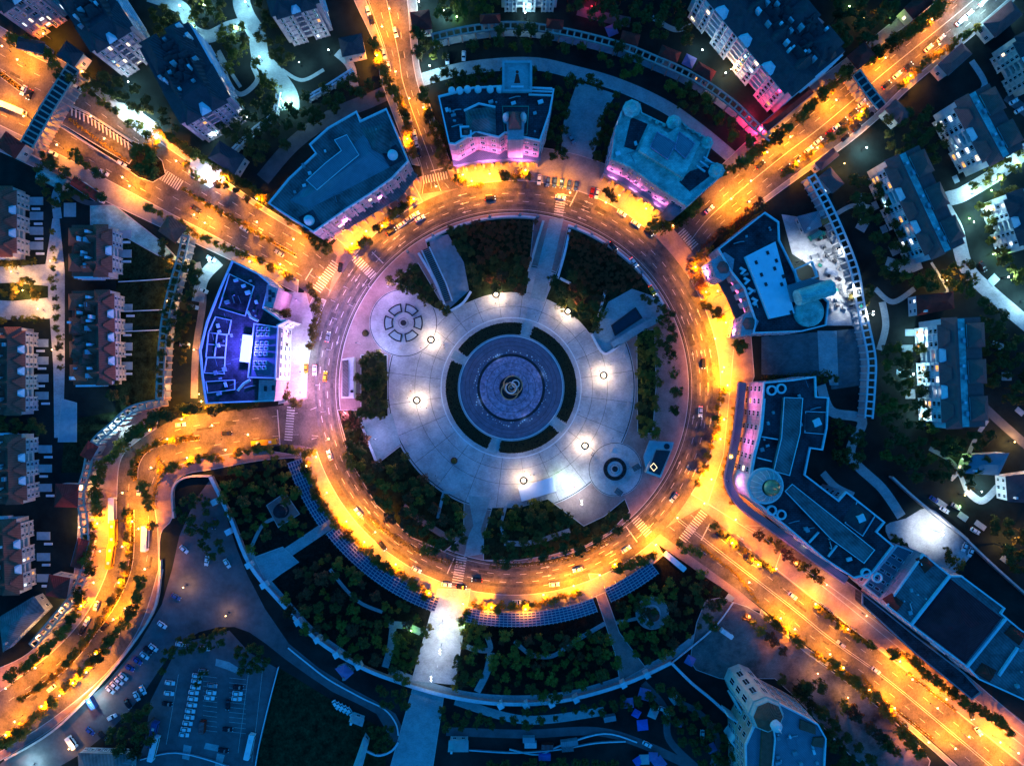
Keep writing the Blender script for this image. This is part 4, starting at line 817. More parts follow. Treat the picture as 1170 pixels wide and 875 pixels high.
villa('pale blue guard box beside the parked motorcycles', [(402, 817), (415, 822), (413, 829), (400, 824)], 3.5, 'white', 'deck', 0, 'kiosk', 'kiosk')
villa('dark blue cabin roof beside lower fence line', [(514, 846), (534, 846), (534, 858), (513, 858)], 4, 'white', 'deck', 0, 'cabin', 'cabin')
villa('pale building end at bottom beside lower lawn', [(415, 843), (420, 850), (412, 880), (402, 880)], 5, 'white', 'deck', 0, 'shed', 'shed')
GK = 1.0
# tiled gate pavilions along the arcade walls
PAV = [((80, 62), 24, 20, 35, 'tileblue'), ((12, 166), 26, 20, 35, 'tilered'), ((259, 180), 34, 24, 32, 'tileblue'), ((197, 262), 24, 22, 35, 'tilebrown'), ((402, 52), 26, 22, -12, 'tileblue'), ((481, 24), 22, 22, -8, 'tilered'),
 ((1026, 128), 24, 18, 45, 'tilemauve'), ((984, 64), 26, 20, -40, 'tilered'), ((1091, 68), 36, 18, -42, 'tilemauve'), ((1146, 22), 40, 22, -40, 'tilemauve'), ((1050, 6), 30, 18, -40, 'tilered'), ((76, 566), 26, 26, 2, 'tilered'), ((91, 632), 14, 32, 15, 'tilered'), ((102, 515), 14, 18, 30, 'tilered'),
 ((66, 670), 24, 24, 10, 'tilered'), ((900, 124), 66, 13, -40, 'tilered'), ((805, 82), 22, 14, 30, 'tilered'), ((720, 44), 20, 14, 14, 'tilered'), ((560, 22), 22, 12, -2, 'tilered'), ((634, 28), 18, 12, 6, 'tilered'), ((945, 182), 26, 12, -40, 'tilemauve'), ((97, 216), 34, 12, 33, 'tilered'), ((35, 52), 30, 14, 12, 'tileblue'), ((765, 62), 22, 14, 22, 'tilered'), ((950, 206), 18, 24, -40, 'tilemauve')]
for (x, y), w, d, ang, t in PAV:
    h = 7; a = -math.radians(ang); c = P(x, y, h); o = (c[0], c[1], 0); root = empty('gate_pavilion', o, 0)
    u, v = (math.cos(a), math.sin(a)), (-math.sin(a), math.cos(a)); hw, hd = w*S/2-.6, d*S/2-.6
    Q = [(c[0]+u[0]*s*hw+v[0]*t_*hd, c[1]+u[1]*s*hw+v[1]*t_*hd) for s, t_ in ((-1, -1), (1, -1), (1, 1), (-1, 1))]
    part(root, o, 'wall', 'cream', lambda mb: mb.prism(Q, 0, h)); part(root, o, 'roof', t, lambda mb: mb.hip(Q, h+.02, h+2.6, .9))
    part(root, o, 'eaves', 'grey', lambda mb: mb.band(Q, .5, h-.4, h, True, -.2)); lim = [8]
    for i in range(4): facade(root, o, Q[i], Q[(i+1) % 4], .8, h-1, 1, 3.0, 1.2, 2.2, .05, 'coping', lim)
    auto(root, {'tileblue': 'dark-tiled gate pavilion', 'tilered': 'red-tiled pavilion', 'tilebrown': 'brown-tiled pavilion', 'tilemauve': 'mauve-tiled pavilion'}[t], 'pavilion', 'tiled pavilions along the boundary')
# arcades: two rails, cross ribs, pillars
def arcade(label, pts, w=9, h=6, step=3.2, m='sand', name='arcade', cat='arcade', solid=False):
    p = W2(cr(pts, 5), h); mid = p[len(p)//2]; o = (mid[0], mid[1], 0); root = empty(name, o); tag(root, label, cat)
    w *= S
    for s in (-1, 1): part(root, o, 'beam', m, lambda mb: mb.band(p, .7, h-.7, h, False, s*(w/2-.3)))
    part(root, o, 'walkway', 'grey', lambda mb: mb.band(p, w-.8, .05, .3))
    W_ = walk(p, step, .6)
    for x, y, a in W_: part(root, o, 'rib', m, lambda mb: mb.box(x, y, h-.65, .75, w-.4, .55, a))
    for x, y, a in W_[::2 if len(W_) > 48 else 1]:
        for s in (-1, 1): part(root, o, 'pillar', m, lambda mb: mb.box(x-math.sin(a)*s*(w/2-.3), y+math.cos(a)*s*(w/2-.3), 0, .6, .6, h-.7, a))
    if solid: part(root, o, 'roof', 'darkstone', lambda mb: mb.band(p, w-1.2, h-.5, h-.2))
    return root
arcade('curved white arcade across the top, reddish at its right end', [(493, 43), (540, 33), (590, 29), (649, 37), (708, 52), (747, 67), (793, 88), (837, 118), (864, 144), (882, 158)], 9, 7)
arcade('orange-lit arcade stepping down left of the screen building', [(212, 268), (207, 292), (196, 330), (188, 368), (184, 410), (182, 458)], 9, 7)
arcade('curved orange-lit arcade outside the left road bend', [(183, 460), (150, 468), (128, 487), (106, 508), (98, 540), (91, 566), (95, 590), (97, 620)], 9, 7)
arcade('orange-lit arcade along the road at lower left', [(97, 650), (84, 680), (64, 705), (36, 738)], 9, 6)
arcade('white-lit arcade beside the construction yard, upper right', [(927, 200), (946, 235), (962, 270), (977, 310), (984, 350), (996, 405), (996, 440), (993, 478)], 10, 7, m='white')
arcade('dark-roofed footbridge over the upper right road', [(978, 82), (992, 102), (1008, 122)], 12, 8, m='sand', name='footbridge', cat='footbridge', solid=True)
arcade('dark ribbed footbridge over the upper left road', [(84, 76), (70, 98), (50, 130), (30, 166)], 16, 8, 2.6, 'sand', 'footbridge', 'footbridge', True)
arcade('pale colonnade ending the upper left residential garden', [(350, 112), (375, 98), (403, 80)], 5, 4, m='coping')
arcade('pale colonnade beside the lit park path at upper left', [(265, 172), (290, 148), (312, 130), (318, 105)], 5, 4, m='coping')
def wall(label, pts, h=1.2, w=.8, m='coping', pier=None, name='boundary_wall', pz=1.6, cat='wall', base=0.0):
    p = W2(cr(pts, 5), h); mid = p[len(p)//2]; o = (mid[0], mid[1], base); root = empty(name, o); tag(root, label, cat)
    part(root, o, 'coping', m, lambda mb: mb.band(p, w, h-.2, h)); part(root, o, 'face', 'grey', lambda mb: mb.band(p, w-.2, base, h-.2))
    if pier:
        for x, y in pier: part(root, o, 'pier', m, lambda mb: mb.box(*P(x, y, h), base, 2.6, 2.6, h+pz, .5))
    return root
wall('curved balustrade wall with square piers bounding the south park', [(240, 545), (262, 590), (285, 645), (320, 688), (362, 731), (410, 761), (455, 779), (510, 795), (572, 804), (640, 801), (712, 782), (767, 757)], 2.4, 1.6,
     pier=[(246, 573), (262, 607), (285, 645), (302, 668), (341, 710), (363, 730), (385, 747), (410, 760), (572, 805), (601, 805), (630, 803), (658, 798), (712, 781), (739, 770)])
wall('low wall running down right of the south park', [(767, 757), (790, 780), (812, 798), (832, 816)], 2, 1.2)
wall('pale coping along the right-hand plaza fence below the park', [(838, 688), (815, 718), (768, 757)], 1, .6)
wall('long thin lit wall crossing the lower right gardens', [(1020, 545), (1045, 568), (1072, 590), (1100, 612), (1135, 645), (1180, 685)], 3, .9, 'cream')
wall('white kerb line of the lower curved service road', [(329, 740), (350, 757), (375, 776), (413, 797), (439, 810), (452, 826), (455, 840)], .7, .6)
wall('short pale wall at foot of the lower promenade', [(417, 857), (432, 863), (447, 858), (455, 848)], 1.2, .9)
wall('pale wall along the lower left car park edge of road', [(183, 640), (177, 692), (150, 737), (110, 786), (60, 835), (5, 868)], 1.6, .9, 'cream')
wall('pale stone wall bounding pavement above the dark pit beside road bend', [(198, 592), (197, 558), (213, 545), (240, 544)], 2, .9, 'cream')
wall('low wall with pale coping along the upper left road verge', [(26, 172), (60, 190), (88, 210)], 1.5, .7, 'cream')
wall('white fence line across the lower lawns near bottom edge', [(536, 857), (590, 860), (640, 856), (680, 849), (715, 847)], 1.2, .5)
wall('blue-edged planter wall in bottom parking by fence', [(582, 856), (615, 862), (640, 852), (690, 838), (728, 848)], 1.0, .6)
for i, (l, lab) in enumerate((([(318, 762), (308, 800), (296, 850), (290, 885)], 'thin pale fence between car park and lower lawn'), ([(160, 868), (200, 860), (250, 872), (290, 890)], 'pale kerb wall at bottom of the car park'), ([(135, 322), (170, 320), (195, 318)], 'thin garden wall on the dark left lawn, upper'), ([(135, 356), (185, 354)], 'thin garden wall on the dark left lawn, middle'), ([(135, 379), (182, 377)], 'thin garden wall on the dark left lawn, lower'))):
    wall(lab, l, 1.2, .4)
# plaza walls (around the sunken gardens)
for l, lab, m_ in (([(621, 252), (614, 275), (604, 310)], 'rose-lit garden wall left of the north spoke path', 'cream'), ([(651, 262), (645, 290), (637, 318)], 'pale garden wall right of the north spoke path', 'coping'), ([(511, 357), (528, 347), (538, 333)], 'angled bench wall at left garden corner of plaza', 'coping'),
    ([(478, 289), (496, 320), (510, 354)], 'long pale wall edging the left garden of plaza', 'coping'), ([(676, 382), (690, 404), (708, 394)], 'V-shaped bench wall at right garden of plaza', 'coping'), ([(692, 331), (684, 362)], 'short wall in right garden of plaza', 'coping'),
    ([(640, 318), (652, 324)], 'stub wall at foot of right garden wall', 'coping'), ([(412, 483), (430, 528)], 'low wall beside purple-lit lower left plaza slope', 'coping'), ([(700, 395), (730, 376), (757, 362)], 'wide pale step wall closing right garden of plaza', 'bluepave')):
    wall(lab, l, 1.7, 1.1 if 'wide' not in lab else 3.2, m_, name='garden_wall')
for l, lab in (([(486, 284), (505, 325), (512, 345)], 'ribbed stair ramp edging the left plaza garden'),):
    p = W2(l, 2); o = (*p[1], 0); root = empty('stair_ramp', o); tag(root, lab, 'stairs')
    part(root, o, 'flight', 'redpave', lambda mb: mb.band(p, 3.0, .2, 1.4)); part(root, o, 'tread', 'darkstone', lambda mb: [mb.box(x, y, 1.4, .35, 2.6, .08, a) for x, y, a in walk(p, .9, .3)])
    for s in (-1, 1): part(root, o, 'cheek_wall', 'coping', lambda mb: mb.band(p, .5, .2, 2.2, False, s*1.9))
o = P3(715, 367, 0); root = empty('sunken_pool', o); tag(root, 'dark rectangular sunken basin in the right plaza garden', 'basin')
Q = W2([(699, 372), (726, 352), (733, 363), (703, 383)], .5)
part(root, o, 'rim', 'darkstone', lambda mb: mb.band(Q, .6, .2, .8, True)); part(root, o, 'basin', 'glass', lambda mb: mb.flat(Q, .35))
# pergolas of the south park
def pergola(label, a0, a1, r0, r1, h=4):
    mid = arc(KX, KY, (r0+r1)/2, a0, a1, 2)[1]; c = P(*mid, h); o = (c[0], c[1], 0); root = empty('pergola', o); tag(root, label, 'pergola')
    for k in range(6):
        r_ = r0+(r1-r0)*k/5; part(root, o, 'rail', 'pergola', lambda mb: mb.band(W2(arc(KX, KY, r_, a0, a1, 16), h), .32, h, h+.3))
    n = int(math.radians(abs(a1-a0))*r0*S/1.75)
    for k in range(n+1):
        a = math.radians(a0+(a1-a0)*k/n); c_, s_ = math.cos(a), math.sin(a)
        part(root, o, 'crossbar', 'pergola', lambda mb: mb.band(W2([(KX+(r0-1)*c_, KY+(r0-1)*s_), (KX+(r1+1)*c_, KY+(r1+1)*s_)], h), .3, h+.3, h+.55))
        if k % 3 == 0:
            for r_ in (r0+1, r1-1): part(root, o, 'post', 'cream', lambda mb: mb.box(*P(KX+r_*c_, KY+r_*s_, h), 0, .45, .45, h, -a))
    part(root, o, 'glazing', 'panel', lambda mb: mb.quad(*[(*p, h-.05) for p in W2(arc(KX, KY, r1, a0, a1, 16)+arc(KX, KY, r0, a1, a0, 16), h)][::-1]))
    part(root, o, 'paved_floor', 'pave', lambda mb: mb.prism(W2(arc(KX, KY, r1, a0, a1, 16)+arc(KX, KY, r0, a1, a0, 16)), 0, .15))
    return root
pergola('short blue lattice pergola at left of the south park', 161.5, 144.5, 256, 272); pergola('long curved lattice pergola left of the lit promenade', 142, 109.5, 254, 271)
pergola('wide curved lattice pergola right of the lit promenade', 102.5, 69.5, 257, 272); pergola('short lattice pergola near the lower right junction', 65.5, 52, 252, 268)
# plaza furniture
o = P3(584, 443, 0); fo = empty('fountain', o); tag(fo, 'central fountain with swirling bronze ring sculpture on violet mosaic', 'fountain')
def ringtube(cx, cy, z, r, t, tiltx, tilty, n=28, a0=0, a1=360):
    return [(cx+r*math.cos(math.radians(a0+(a1-a0)*i/n)), cy+r*math.sin(math.radians(a0+(a1-a0)*i/n)), z+r*(math.cos(math.radians(a0+(a1-a0)*i/n))*tiltx+math.sin(math.radians(a0+(a1-a0)*i/n))*tilty)) for i in range(n+1)]
fx, fy, _ = o
for nm, m_, args in (('sculpture_ring', 'bronze', (fx+.8, fy+1.2, 4, 4.2, .3, .5, .3)), ('sculpture_ring', 'bronze', (fx-.6, fy-1.6, 3, 3.8, .3, -.4, .4)), ('sculpture_ring', 'coping', (fx, fy, 5.5, 2.4, .25, .2, -.6)), ('sculpture_ring', 'bronze', (fx+.4, fy, 6.5, 1.5, .25, .6, .2)), ('sculpture_ring', 'coping', (fx+2, fy+1.8, 5.5, 1.6, .2, -.4, .2))):
    part(fo, o, nm, m_, lambda mb: mb.tube(ringtube(*args), .26, 8), smooth=True)
part(fo, o, 'basin', 'darkstone', lambda mb: mb.lathe(fx, fy, [(5.4, .2), (5.4, .8), (5.0, .8), (5.0, .35), (.01, .35)], 32)); part(fo, o, 'plume', 'water', lambda mb: mb.lathe(fx, fy, [(.6, .4), (.35, 3), (.15, 6), (.01, 7)], 10))
jet = MB(); jet.lathe(0, 0, [(.08, 0), (.16, 1.0), (.30, 1.5), (.12, 1.9), (.01, 2.1)], 6); jo = jet.build('water_jet', M['water'], fo); jm = jo.data; first = True
for k in range(96):
    a = 2*PI*k/96; rr = (41+R.uniform(-2, 3))*S; x, y = rr*math.cos(a), rr*math.sin(a)
    if R.random() < .2: continue
    if first: jo.location = (x, y, .22); first = False; continue
    c = jo.copy(); COL.objects.link(c); c.location = (x, y, .22); sc_ = R.uniform(.6, 1.3); c.scale = (sc_,)*3
def flowerwheel(cx, cy, r0, r1, n, label, full=False):
    o = P3(cx, cy, 0); root = empty('flower_bed', o); tag(root, label, 'flower bed')
    for k in range(n):
        g = 9 if not full else 2.5; a0, a1 = 360/n*k+g+30, 360/n*(k+1)-g+30
        pts = W2(arc(cx, cy, r1, a0, a1, 6)+arc(cx, cy, r0, a1, a0, 6))
        part(root, o, 'planter', 'darkstone', lambda mb: mb.band(pts, .55, .15, .6, True)); part(root, o, 'planting', 'deck' if not full else 'lawn', lambda mb: mb.flat(ccw(pts), .45))
    part(root, o, 'centre_ring', 'darkstone', lambda mb: mb.lathe(o[0], o[1], [(1.3, .15), (1.3, .7), (.7, .7), (.01, .5)], 16))
    part(root, o, 'hub_ring', 'darkstone', lambda mb: mb.band(W2(circ(cx, cy, 5.5, 24)), .14, .19, .21, True))
flowerwheel(461, 369, 13, 21.5, 6, 'six-segment dark stone planter wheel on upper left of plaza'); flowerwheel(702.5, 535.5, 9.5, 12.5, 14, 'small dark toothed planter ring at lower right of plaza', True)
st = empty('canopy_stage', P3(614, 559, 0)); tag(st, 'white canopied stage at south edge of the plaza', 'canopy'); o = P3(614, 559, 0)
part(st, o, 'canopy', 'white_roof', lambda mb: mb.prism(W2([(592, 557), (631, 545), (636, 561), (596, 573)], 3.5), 3.2, 3.5)); part(st, o, 'platform', 'grey', lambda mb: mb.prism(W2([(592, 558), (631, 546), (636, 562), (596, 574)]), 0, .7))
for x, y in ((594, 558), (630, 547), (634, 560), (598, 571)): part(st, o, 'post', 'metal', lambda mb: mb.cyl(*P(x, y, 3.5), 0, 3.2, .12))
st = empty('information_kiosk', P3(750, 527, 0)); tag(st, 'dark-roofed kiosk with pale blue canopy on the lower right plaza rim', 'kiosk'); o = P3(750, 527, 0)
part(st, o, 'wall', 'cream', lambda mb: mb.prism(W2([(748, 511), (768, 513), (755, 546), (738, 540)], 4), 0, 4)); part(st, o, 'roof', 'darkmetal', lambda mb: mb.prism(W2([(750, 514), (766, 515), (754, 543), (741, 538)], 4.3), 4.0, 4.3))
part(st, o, 'canopy', 'deck', lambda mb: mb.prism(W2([(735, 522), (742, 503), (770, 505), (768, 513), (750, 512), (738, 535)], 4.6), 4.35, 4.6)); part(st, o, 'skylight', 'g_win', lambda mb: outline(mb, W2([(743, 533), (747, 529), (751, 534), (747, 538)], 4.5), 4.31, .18, .1))
part(st, o, 'roof_fan', 'darkstone', lambda mb: mb.cyl(*P(762, 510, 5), 4.6, 5, 1.3))
st = empty('ticket_kiosk', P3(400, 428, 0)); tag(st, 'narrow pale blue kiosk on the left rim of plaza', 'kiosk'); o = P3(400, 428, 0)
part(st, o, 'wall', 'white', lambda mb: mb.prism(W2([(391, 410), (404, 408), (405, 455), (390, 455)], 3.5), 0, 3.5)); part(st, o, 'roof', 'roofblue', lambda mb: mb.prism(W2([(391, 412), (398, 411), (398, 453), (391, 453)], 3.8), 3.5, 3.8))
part(st, o, 'roof_strip', 'coping', lambda mb: mb.prism(W2([(400, 410), (404, 410), (404, 454), (400, 454)], 3.8), 3.5, 3.8)); part(st, o, 'roof_fan', 'darkstone', lambda mb: mb.cyl(*P(402, 447, 4), 3.8, 4.2, .7))
for (x, y, a), lab in (((726, 533, .5), 'small grey booth beside the toothed planter'), ((706, 561, -.6), 'small grey booth below the toothed planter')):
    o = P3(x, y, 0); st = empty('booth', o); tag(st, lab, 'booth'); part(st, o, 'wall', 'grey', lambda mb: mb.box(o[0], o[1], 0, 3.2, 2.2, 2.4, a)); part(st, o, 'roof', 'roofblue', lambda mb: mb.box(o[0], o[1], 2.4, 3.6, 2.6, .25, a)); part(st, o, 'counter', 'coping', lambda mb: mb.box(o[0]+2.1*math.cos(a), o[1]+2.1*math.sin(a), .9, .5, 2.0, .15, a))
for l, lab in (([(500, 592), (507, 562), (520, 563)], 'left'), ([(578, 578), (572, 600), (576, 614)], 'right')):
    p = W2(l, 2.5); o = (*p[1], 0); st = empty('planter_trellis', o); tag(st, 'pale blue trellis frame on %s of the south spoke path' % lab, 'trellis')
    part(st, o, 'beam', 'deck', lambda mb: mb.band(p, 1.3, 2.2, 2.5)); part(st, o, 'post', 'deck', lambda mb: [mb.box(x, y, 0, .5, .5, 2.2, a) for x, y, a in walk(p, 3, .2)])
for x, y, lab in ((745, 700, 'round brown-roofed garden gazebo in lower right of south park'), (322, 583, 'round dark gazebo on rose paving in left of south park')):
    o = P3(x, y, 0); st = empty('gazebo', o); tag(st, lab, 'gazebo')
    part(st, o, 'roof', 'tilebrown' if x > 500 else 'darkstone', lambda mb: mb.lathe(o[0], o[1], [(2.9, 3.0), (2.9, 3.2), (1.2, 4.2), (.01, 4.6)], 16)); part(st, o, 'post', 'cream', lambda mb: [mb.cyl(o[0]+2.4*math.cos(k*PI/3), o[1]+2.4*math.sin(k*PI/3), .1, 3.0, .15, n=6) for k in range(6)])
# underpass ramp beams in the upper left road
o = P3(112, 150, 0); st = empty('underpass_canopy', o); tag(st, 'row of pale beams over the dark ramp in upper left road', 'canopy')
for x, y, a in walk(W2([(81, 123), (100, 132), (122, 146), (147, 163)], 1), 2.0, .5): part(st, o, 'beam', 'cream', lambda mb: mb.band([(x, y), (x-3.0*math.sin(-a)*-1-1.2, y-3.6)], .5, .9, 1.3))
part(st, o, 'side_wall', 'kerb', lambda mb: mb.band(W2([(80, 121), (100, 130), (122, 144), (150, 162)], 1), .5, .1, 1.2)); part(st, o, 'side_wall', 'kerb', lambda mb: mb.band(W2([(66, 143), (100, 165), (148, 194)], 1), .5, .1, 1.2))
# yard clutter and market umbrellas
def item(kind, x, y, ang, label=None, m=None, s=1.0):
    o = P3(x, y, 0.0); rz = -math.radians(ang); root = empty(kind, o, rz); O0 = (0, 0, 0)
    if kind == 'shipping_container':
        part(root, O0, 'body', m, lambda mb: mb.box(0, 0, .1, 6*s, 2.4, 2.5)); part(root, O0, 'roof_rib', 'metal', lambda mb: [mb.box(-2.6*s+i*.65*s, 0, 2.6, .12, 2.3, .08) for i in range(9)]); part(root, O0, 'door', 'grey', lambda mb: mb.box(3.03*s, 0, .2, .06, 2.2, 2.3))
    elif kind == 'parasol':
        part(root, O0, 'canopy', m, lambda mb: mb.lathe(0, 0, [(2.5*s, 2.3), (1.2*s, 2.9), (.01, 3.3)], 4)); part(root, O0, 'pole', 'metal', lambda mb: mb.cyl(0, 0, 0, 3.2, .06, n=6)); part(root, O0, 'foot', 'darkstone', lambda mb: mb.cyl(0, 0, 0, .15, .4))
    elif kind == 'pallet_stack':
        part(root, O0, 'pallet', 'cream', lambda mb: [mb.box(0, -.6+.3*i, .1+.35*k, 1.8*s, .2, .1) for i in range(5) for k in range(3)]); part(root, O0, 'load', m, lambda mb: mb.box(.1, 0, 1.0, 1.3*s, 1.2, .9))
    elif kind == 'scaffold_rack':
        part(root, O0, 'pipe', 'metal', lambda mb: [mb.tube([(-2.6*s, -.7+i*.28, .5+.25*(i % 2)), (2.6*s, -.7+i*.28, .5+.25*(i % 2))], .09, 5) for i in range(6)]); part(root, O0, 'cradle', 'darkmetal', lambda mb: [mb.box(x_, 0, 0, .2, 2, .45) for x_ in (-1.6*s, 1.6*s)])
    return auto(root, label, {'shipping_container': 'container', 'parasol': 'parasol', 'pallet_stack': 'pallets', 'scaffold_rack': 'pipe rack'}[kind], {'shipping_container': 'containers in yards', 'parasol': 'parasols and awnings', 'pallet_stack': 'pallet stacks on the yard', 'scaffold_rack': 'pipe racks on the yard'}[kind])
for x, y, a, m_, l in ((932, 247, -25, 'white', 'white'), (938, 255, -20, 'orange', 'orange'), (930, 270, -30, 'green', 'green'), (948, 312, 20, 'white', 'white'), (980, 230, 70, 'deck', 'pale'), (604, 842, 0, 'deck', 'pale'), (606, 848, 0, 'white', 'white'), (650, 846, -8, 'grey', 'grey'), (625, 850, 2, 'tilered', 'dark red'), (622, 862, 0, 'blue', 'blue'), (696, 818, -10, 'grey', 'grey'), (648, 852, -5, 'roofblue', 'dark blue'), (107, 801, 60, 'carblue', 'blue'), (233, 828, 95, 'tilered', 'dark red')):
    item('shipping_container', x, y, a, l+' container', m_, .9 if x != 650 else 1.3)
for x, y, m_, s_ in ((735, 790, 'purple', 1.5), (717, 800, 'purple', 1.3), (787, 752, 'purple', 1.2), (770, 795, 'deck', 1.3), (733, 825, 'blue', 1.4), (775, 823, 'purple', .9), (745, 861, 'purple', 1.2), (735, 864, 'deck', 1.3), (752, 868, 'purple', 1.5), (728, 866, 'blue', 1.1), (698, 38, 'purple', 1.4), (786, 73, 'purple', 1.5), (745, 812, 'deck', 1.2), (811, 851, 'purple', 1.2), (726, 812, 'blue', 1.0), (762, 811, 'deck', .9), (811, 828, 'tilebrown', 1.2)):
    item('parasol', x, y, R.uniform(0, 80), {'purple': 'violet', 'deck': 'pale', 'blue': 'blue', 'tilebrown': 'brown'}[m_]+' square parasol', m_, s_)
for k in range(110):
    x, y = R.uniform(918, 985), R.uniform(262, 362)
    if inside(x, y, [(922, 272), (950, 262), (972, 310), (986, 360), (945, 366), (938, 320), (930, 295)]):
        if R.random() < .6: item('pallet_stack', x, y, R.uniform(0, 90), 'stack of pallets', R.choice(['grey', 'darkmetal', 'green', 'cream', 'darkmetal', 'roofdark']), R.uniform(.7, 1.4))
        else: item('scaffold_rack', x, y, R.choice([-20, 70])+R.uniform(-10, 10), 'rack of metal pipes', None, R.uniform(.6, 1.1))
# ------------------------------------------------ vehicles
def car_kit(paint, L=4.6, Wd=1.85, kind='car', on=False):
    HL, TL = ('g_head', 'g_tail') if on else ('coping', 'red')
    parts = []
    def pt(name, mats, fn, smooth=False):
        mb = MB(); fn(mb); ob = mb.build(name, [M[k] for k in mats] if isinstance(mats, list) else M[mats], None, (0, 0, 0), smooth); parts.append(ob); return ob
    if kind == 'car':
        def body(mb):
            secs = [(-L/2, .45, .75, .80), (-L/2+.15, .30, .95, .90), (-L/2+.9, .25, 1.0, .925), (L/2-1.2, .25, .95, .925), (L/2-.35, .3, .82, .88), (L/2, .42, .62, .72)]
            vs = []
            for x, z0, z1, w in secs: vs += [(x, -w, z0), (x, w, z0), (x, w*1.0, z1-.12), (x, w*.88, z1), (x, -w*.88, z1), (x, -w, z1-.12)]
            fs = []
            for k in range(len(secs)-1):
                for i in range(6): fs.append((k*6+i, k*6+(i+1) % 6, (k+1)*6+(i+1) % 6, (k+1)*6+i))
            fs += [tuple(range(5, -1, -1)), tuple(30+i for i in range(6))]; mb.add(vs, fs)
        pt('body', paint, body)
        def cab(mb):
            b = [(-L/2+.5, -.82), (L/2-1.35, -.82), (L/2-1.35, .82), (-L/2+.5, .82)]; t = [(-L/2+1.05, -.64), (L/2-2.05, -.64), (L/2-2.05, .64), (-L/2+1.05, .64)]
            mb.add([(x, y, .96) for x, y in b]+[(x, y, 1.42) for x, y in t], [(0, 1, 5, 4), (1, 2, 6, 5), (2, 3, 7, 6), (3, 0, 4, 7)])
        pt('windows', 'glass', cab); pt('roof', paint, lambda mb: mb.prism([(-L/2+1.0, -.66), (L/2-2.0, -.66), (L/2-2.0, .66), (-L/2+1.0, .66)], 1.41, 1.46))
        for x in (-L/2+.85, L/2-.95):
            for y in (-.86, .86): pt('wheel', 'rubber', lambda mb: mb.tube([(x, y-.1, .33), (x, y+.1, .33)], .33, 12))
        for y in (-.62, .62): pt('headlight', HL, lambda mb: mb.box(L/2-.02, y, .6, .22, .36, .2)); pt('tail_light', TL, lambda mb: mb.box(-L/2-.02, y, .66, .2, .4, .2))
    else:
        L, Wd, Hh = (11.5, 2.5, 3.0) if kind == 'bus' else (6.2, 2.1, 2.5)
        pt('body', paint, lambda mb: mb.prism([(-L/2, -Wd/2), (L/2-.3, -Wd/2), (L/2, -Wd/2+.3), (L/2, Wd/2-.3), (L/2-.3, Wd/2), (-L/2, Wd/2)], .4, Hh, True))
        pt('windscreen', 'glass', lambda mb: mb.prism([(L/2-.2, -Wd/2+.15), (L/2+.03, -Wd/2+.35), (L/2+.03, Wd/2-.35), (L/2-.2, Wd/2-.15)], 1.3, Hh-.3))
        for s in (-1, 1): pt('windows', 'glass', lambda mb: mb.box(-.3, s*(Wd/2+.01), 1.4, L-1.8, .05, .9))
        [pt('roof_hatch', 'coping', lambda mb: mb.box(x, 0, Hh, 1.2, 1.1, .18)) for x in ((-L/4, L/4) if kind == 'bus' else (-L/5,))]
        for x in (-L/2+1.4, L/2-1.4):
            for y in (-Wd/2+.1, Wd/2-.1): pt('wheel', 'rubber', lambda mb: mb.tube([(x, y-.13, .45), (x, y+.13, .45)], .45, 12))
        for y in (-.8, .8): pt('headlight', 'coping', lambda mb: mb.box(L/2, y, .7, .14, .3, .2))
    return parts
KITS = {}
PA = dict(w=('carwhite', 'white'), k=('carblack', 'black'), s=('carsilver', 'silver'), r=('carred', 'red'), b=('carblue', 'blue'), y=('caryellow', 'yellow'))
def vehicle(x, y, ang, c='w', kind='car', on=False):
    key = (c, kind, on); rz = -math.radians(ang); loc = P3(x, y, .0 if False else .06)
    nm = {'car': 'car', 'bus': 'bus', 'van': 'van'}[kind]
    root = empty(nm, loc, rz)
    if key not in KITS:
        KITS[key] = car_kit(PA[c][0], kind=kind, on=on)
        for p in KITS[key]: p.parent = root
    else:
        for p in KITS[key]:
            q_ = p.copy(); COL.objects.link(q_); q_.parent = root
    auto(root, PA[c][1]+' '+{'car': 'car', 'bus': 'bus', 'van': 'van'}[kind], {'car': 'car', 'bus': 'bus', 'van': 'van'}[kind], {'car': 'cars on the streets and car parks', 'bus': 'buses on the streets', 'van': 'vans and small lorries'}[kind])
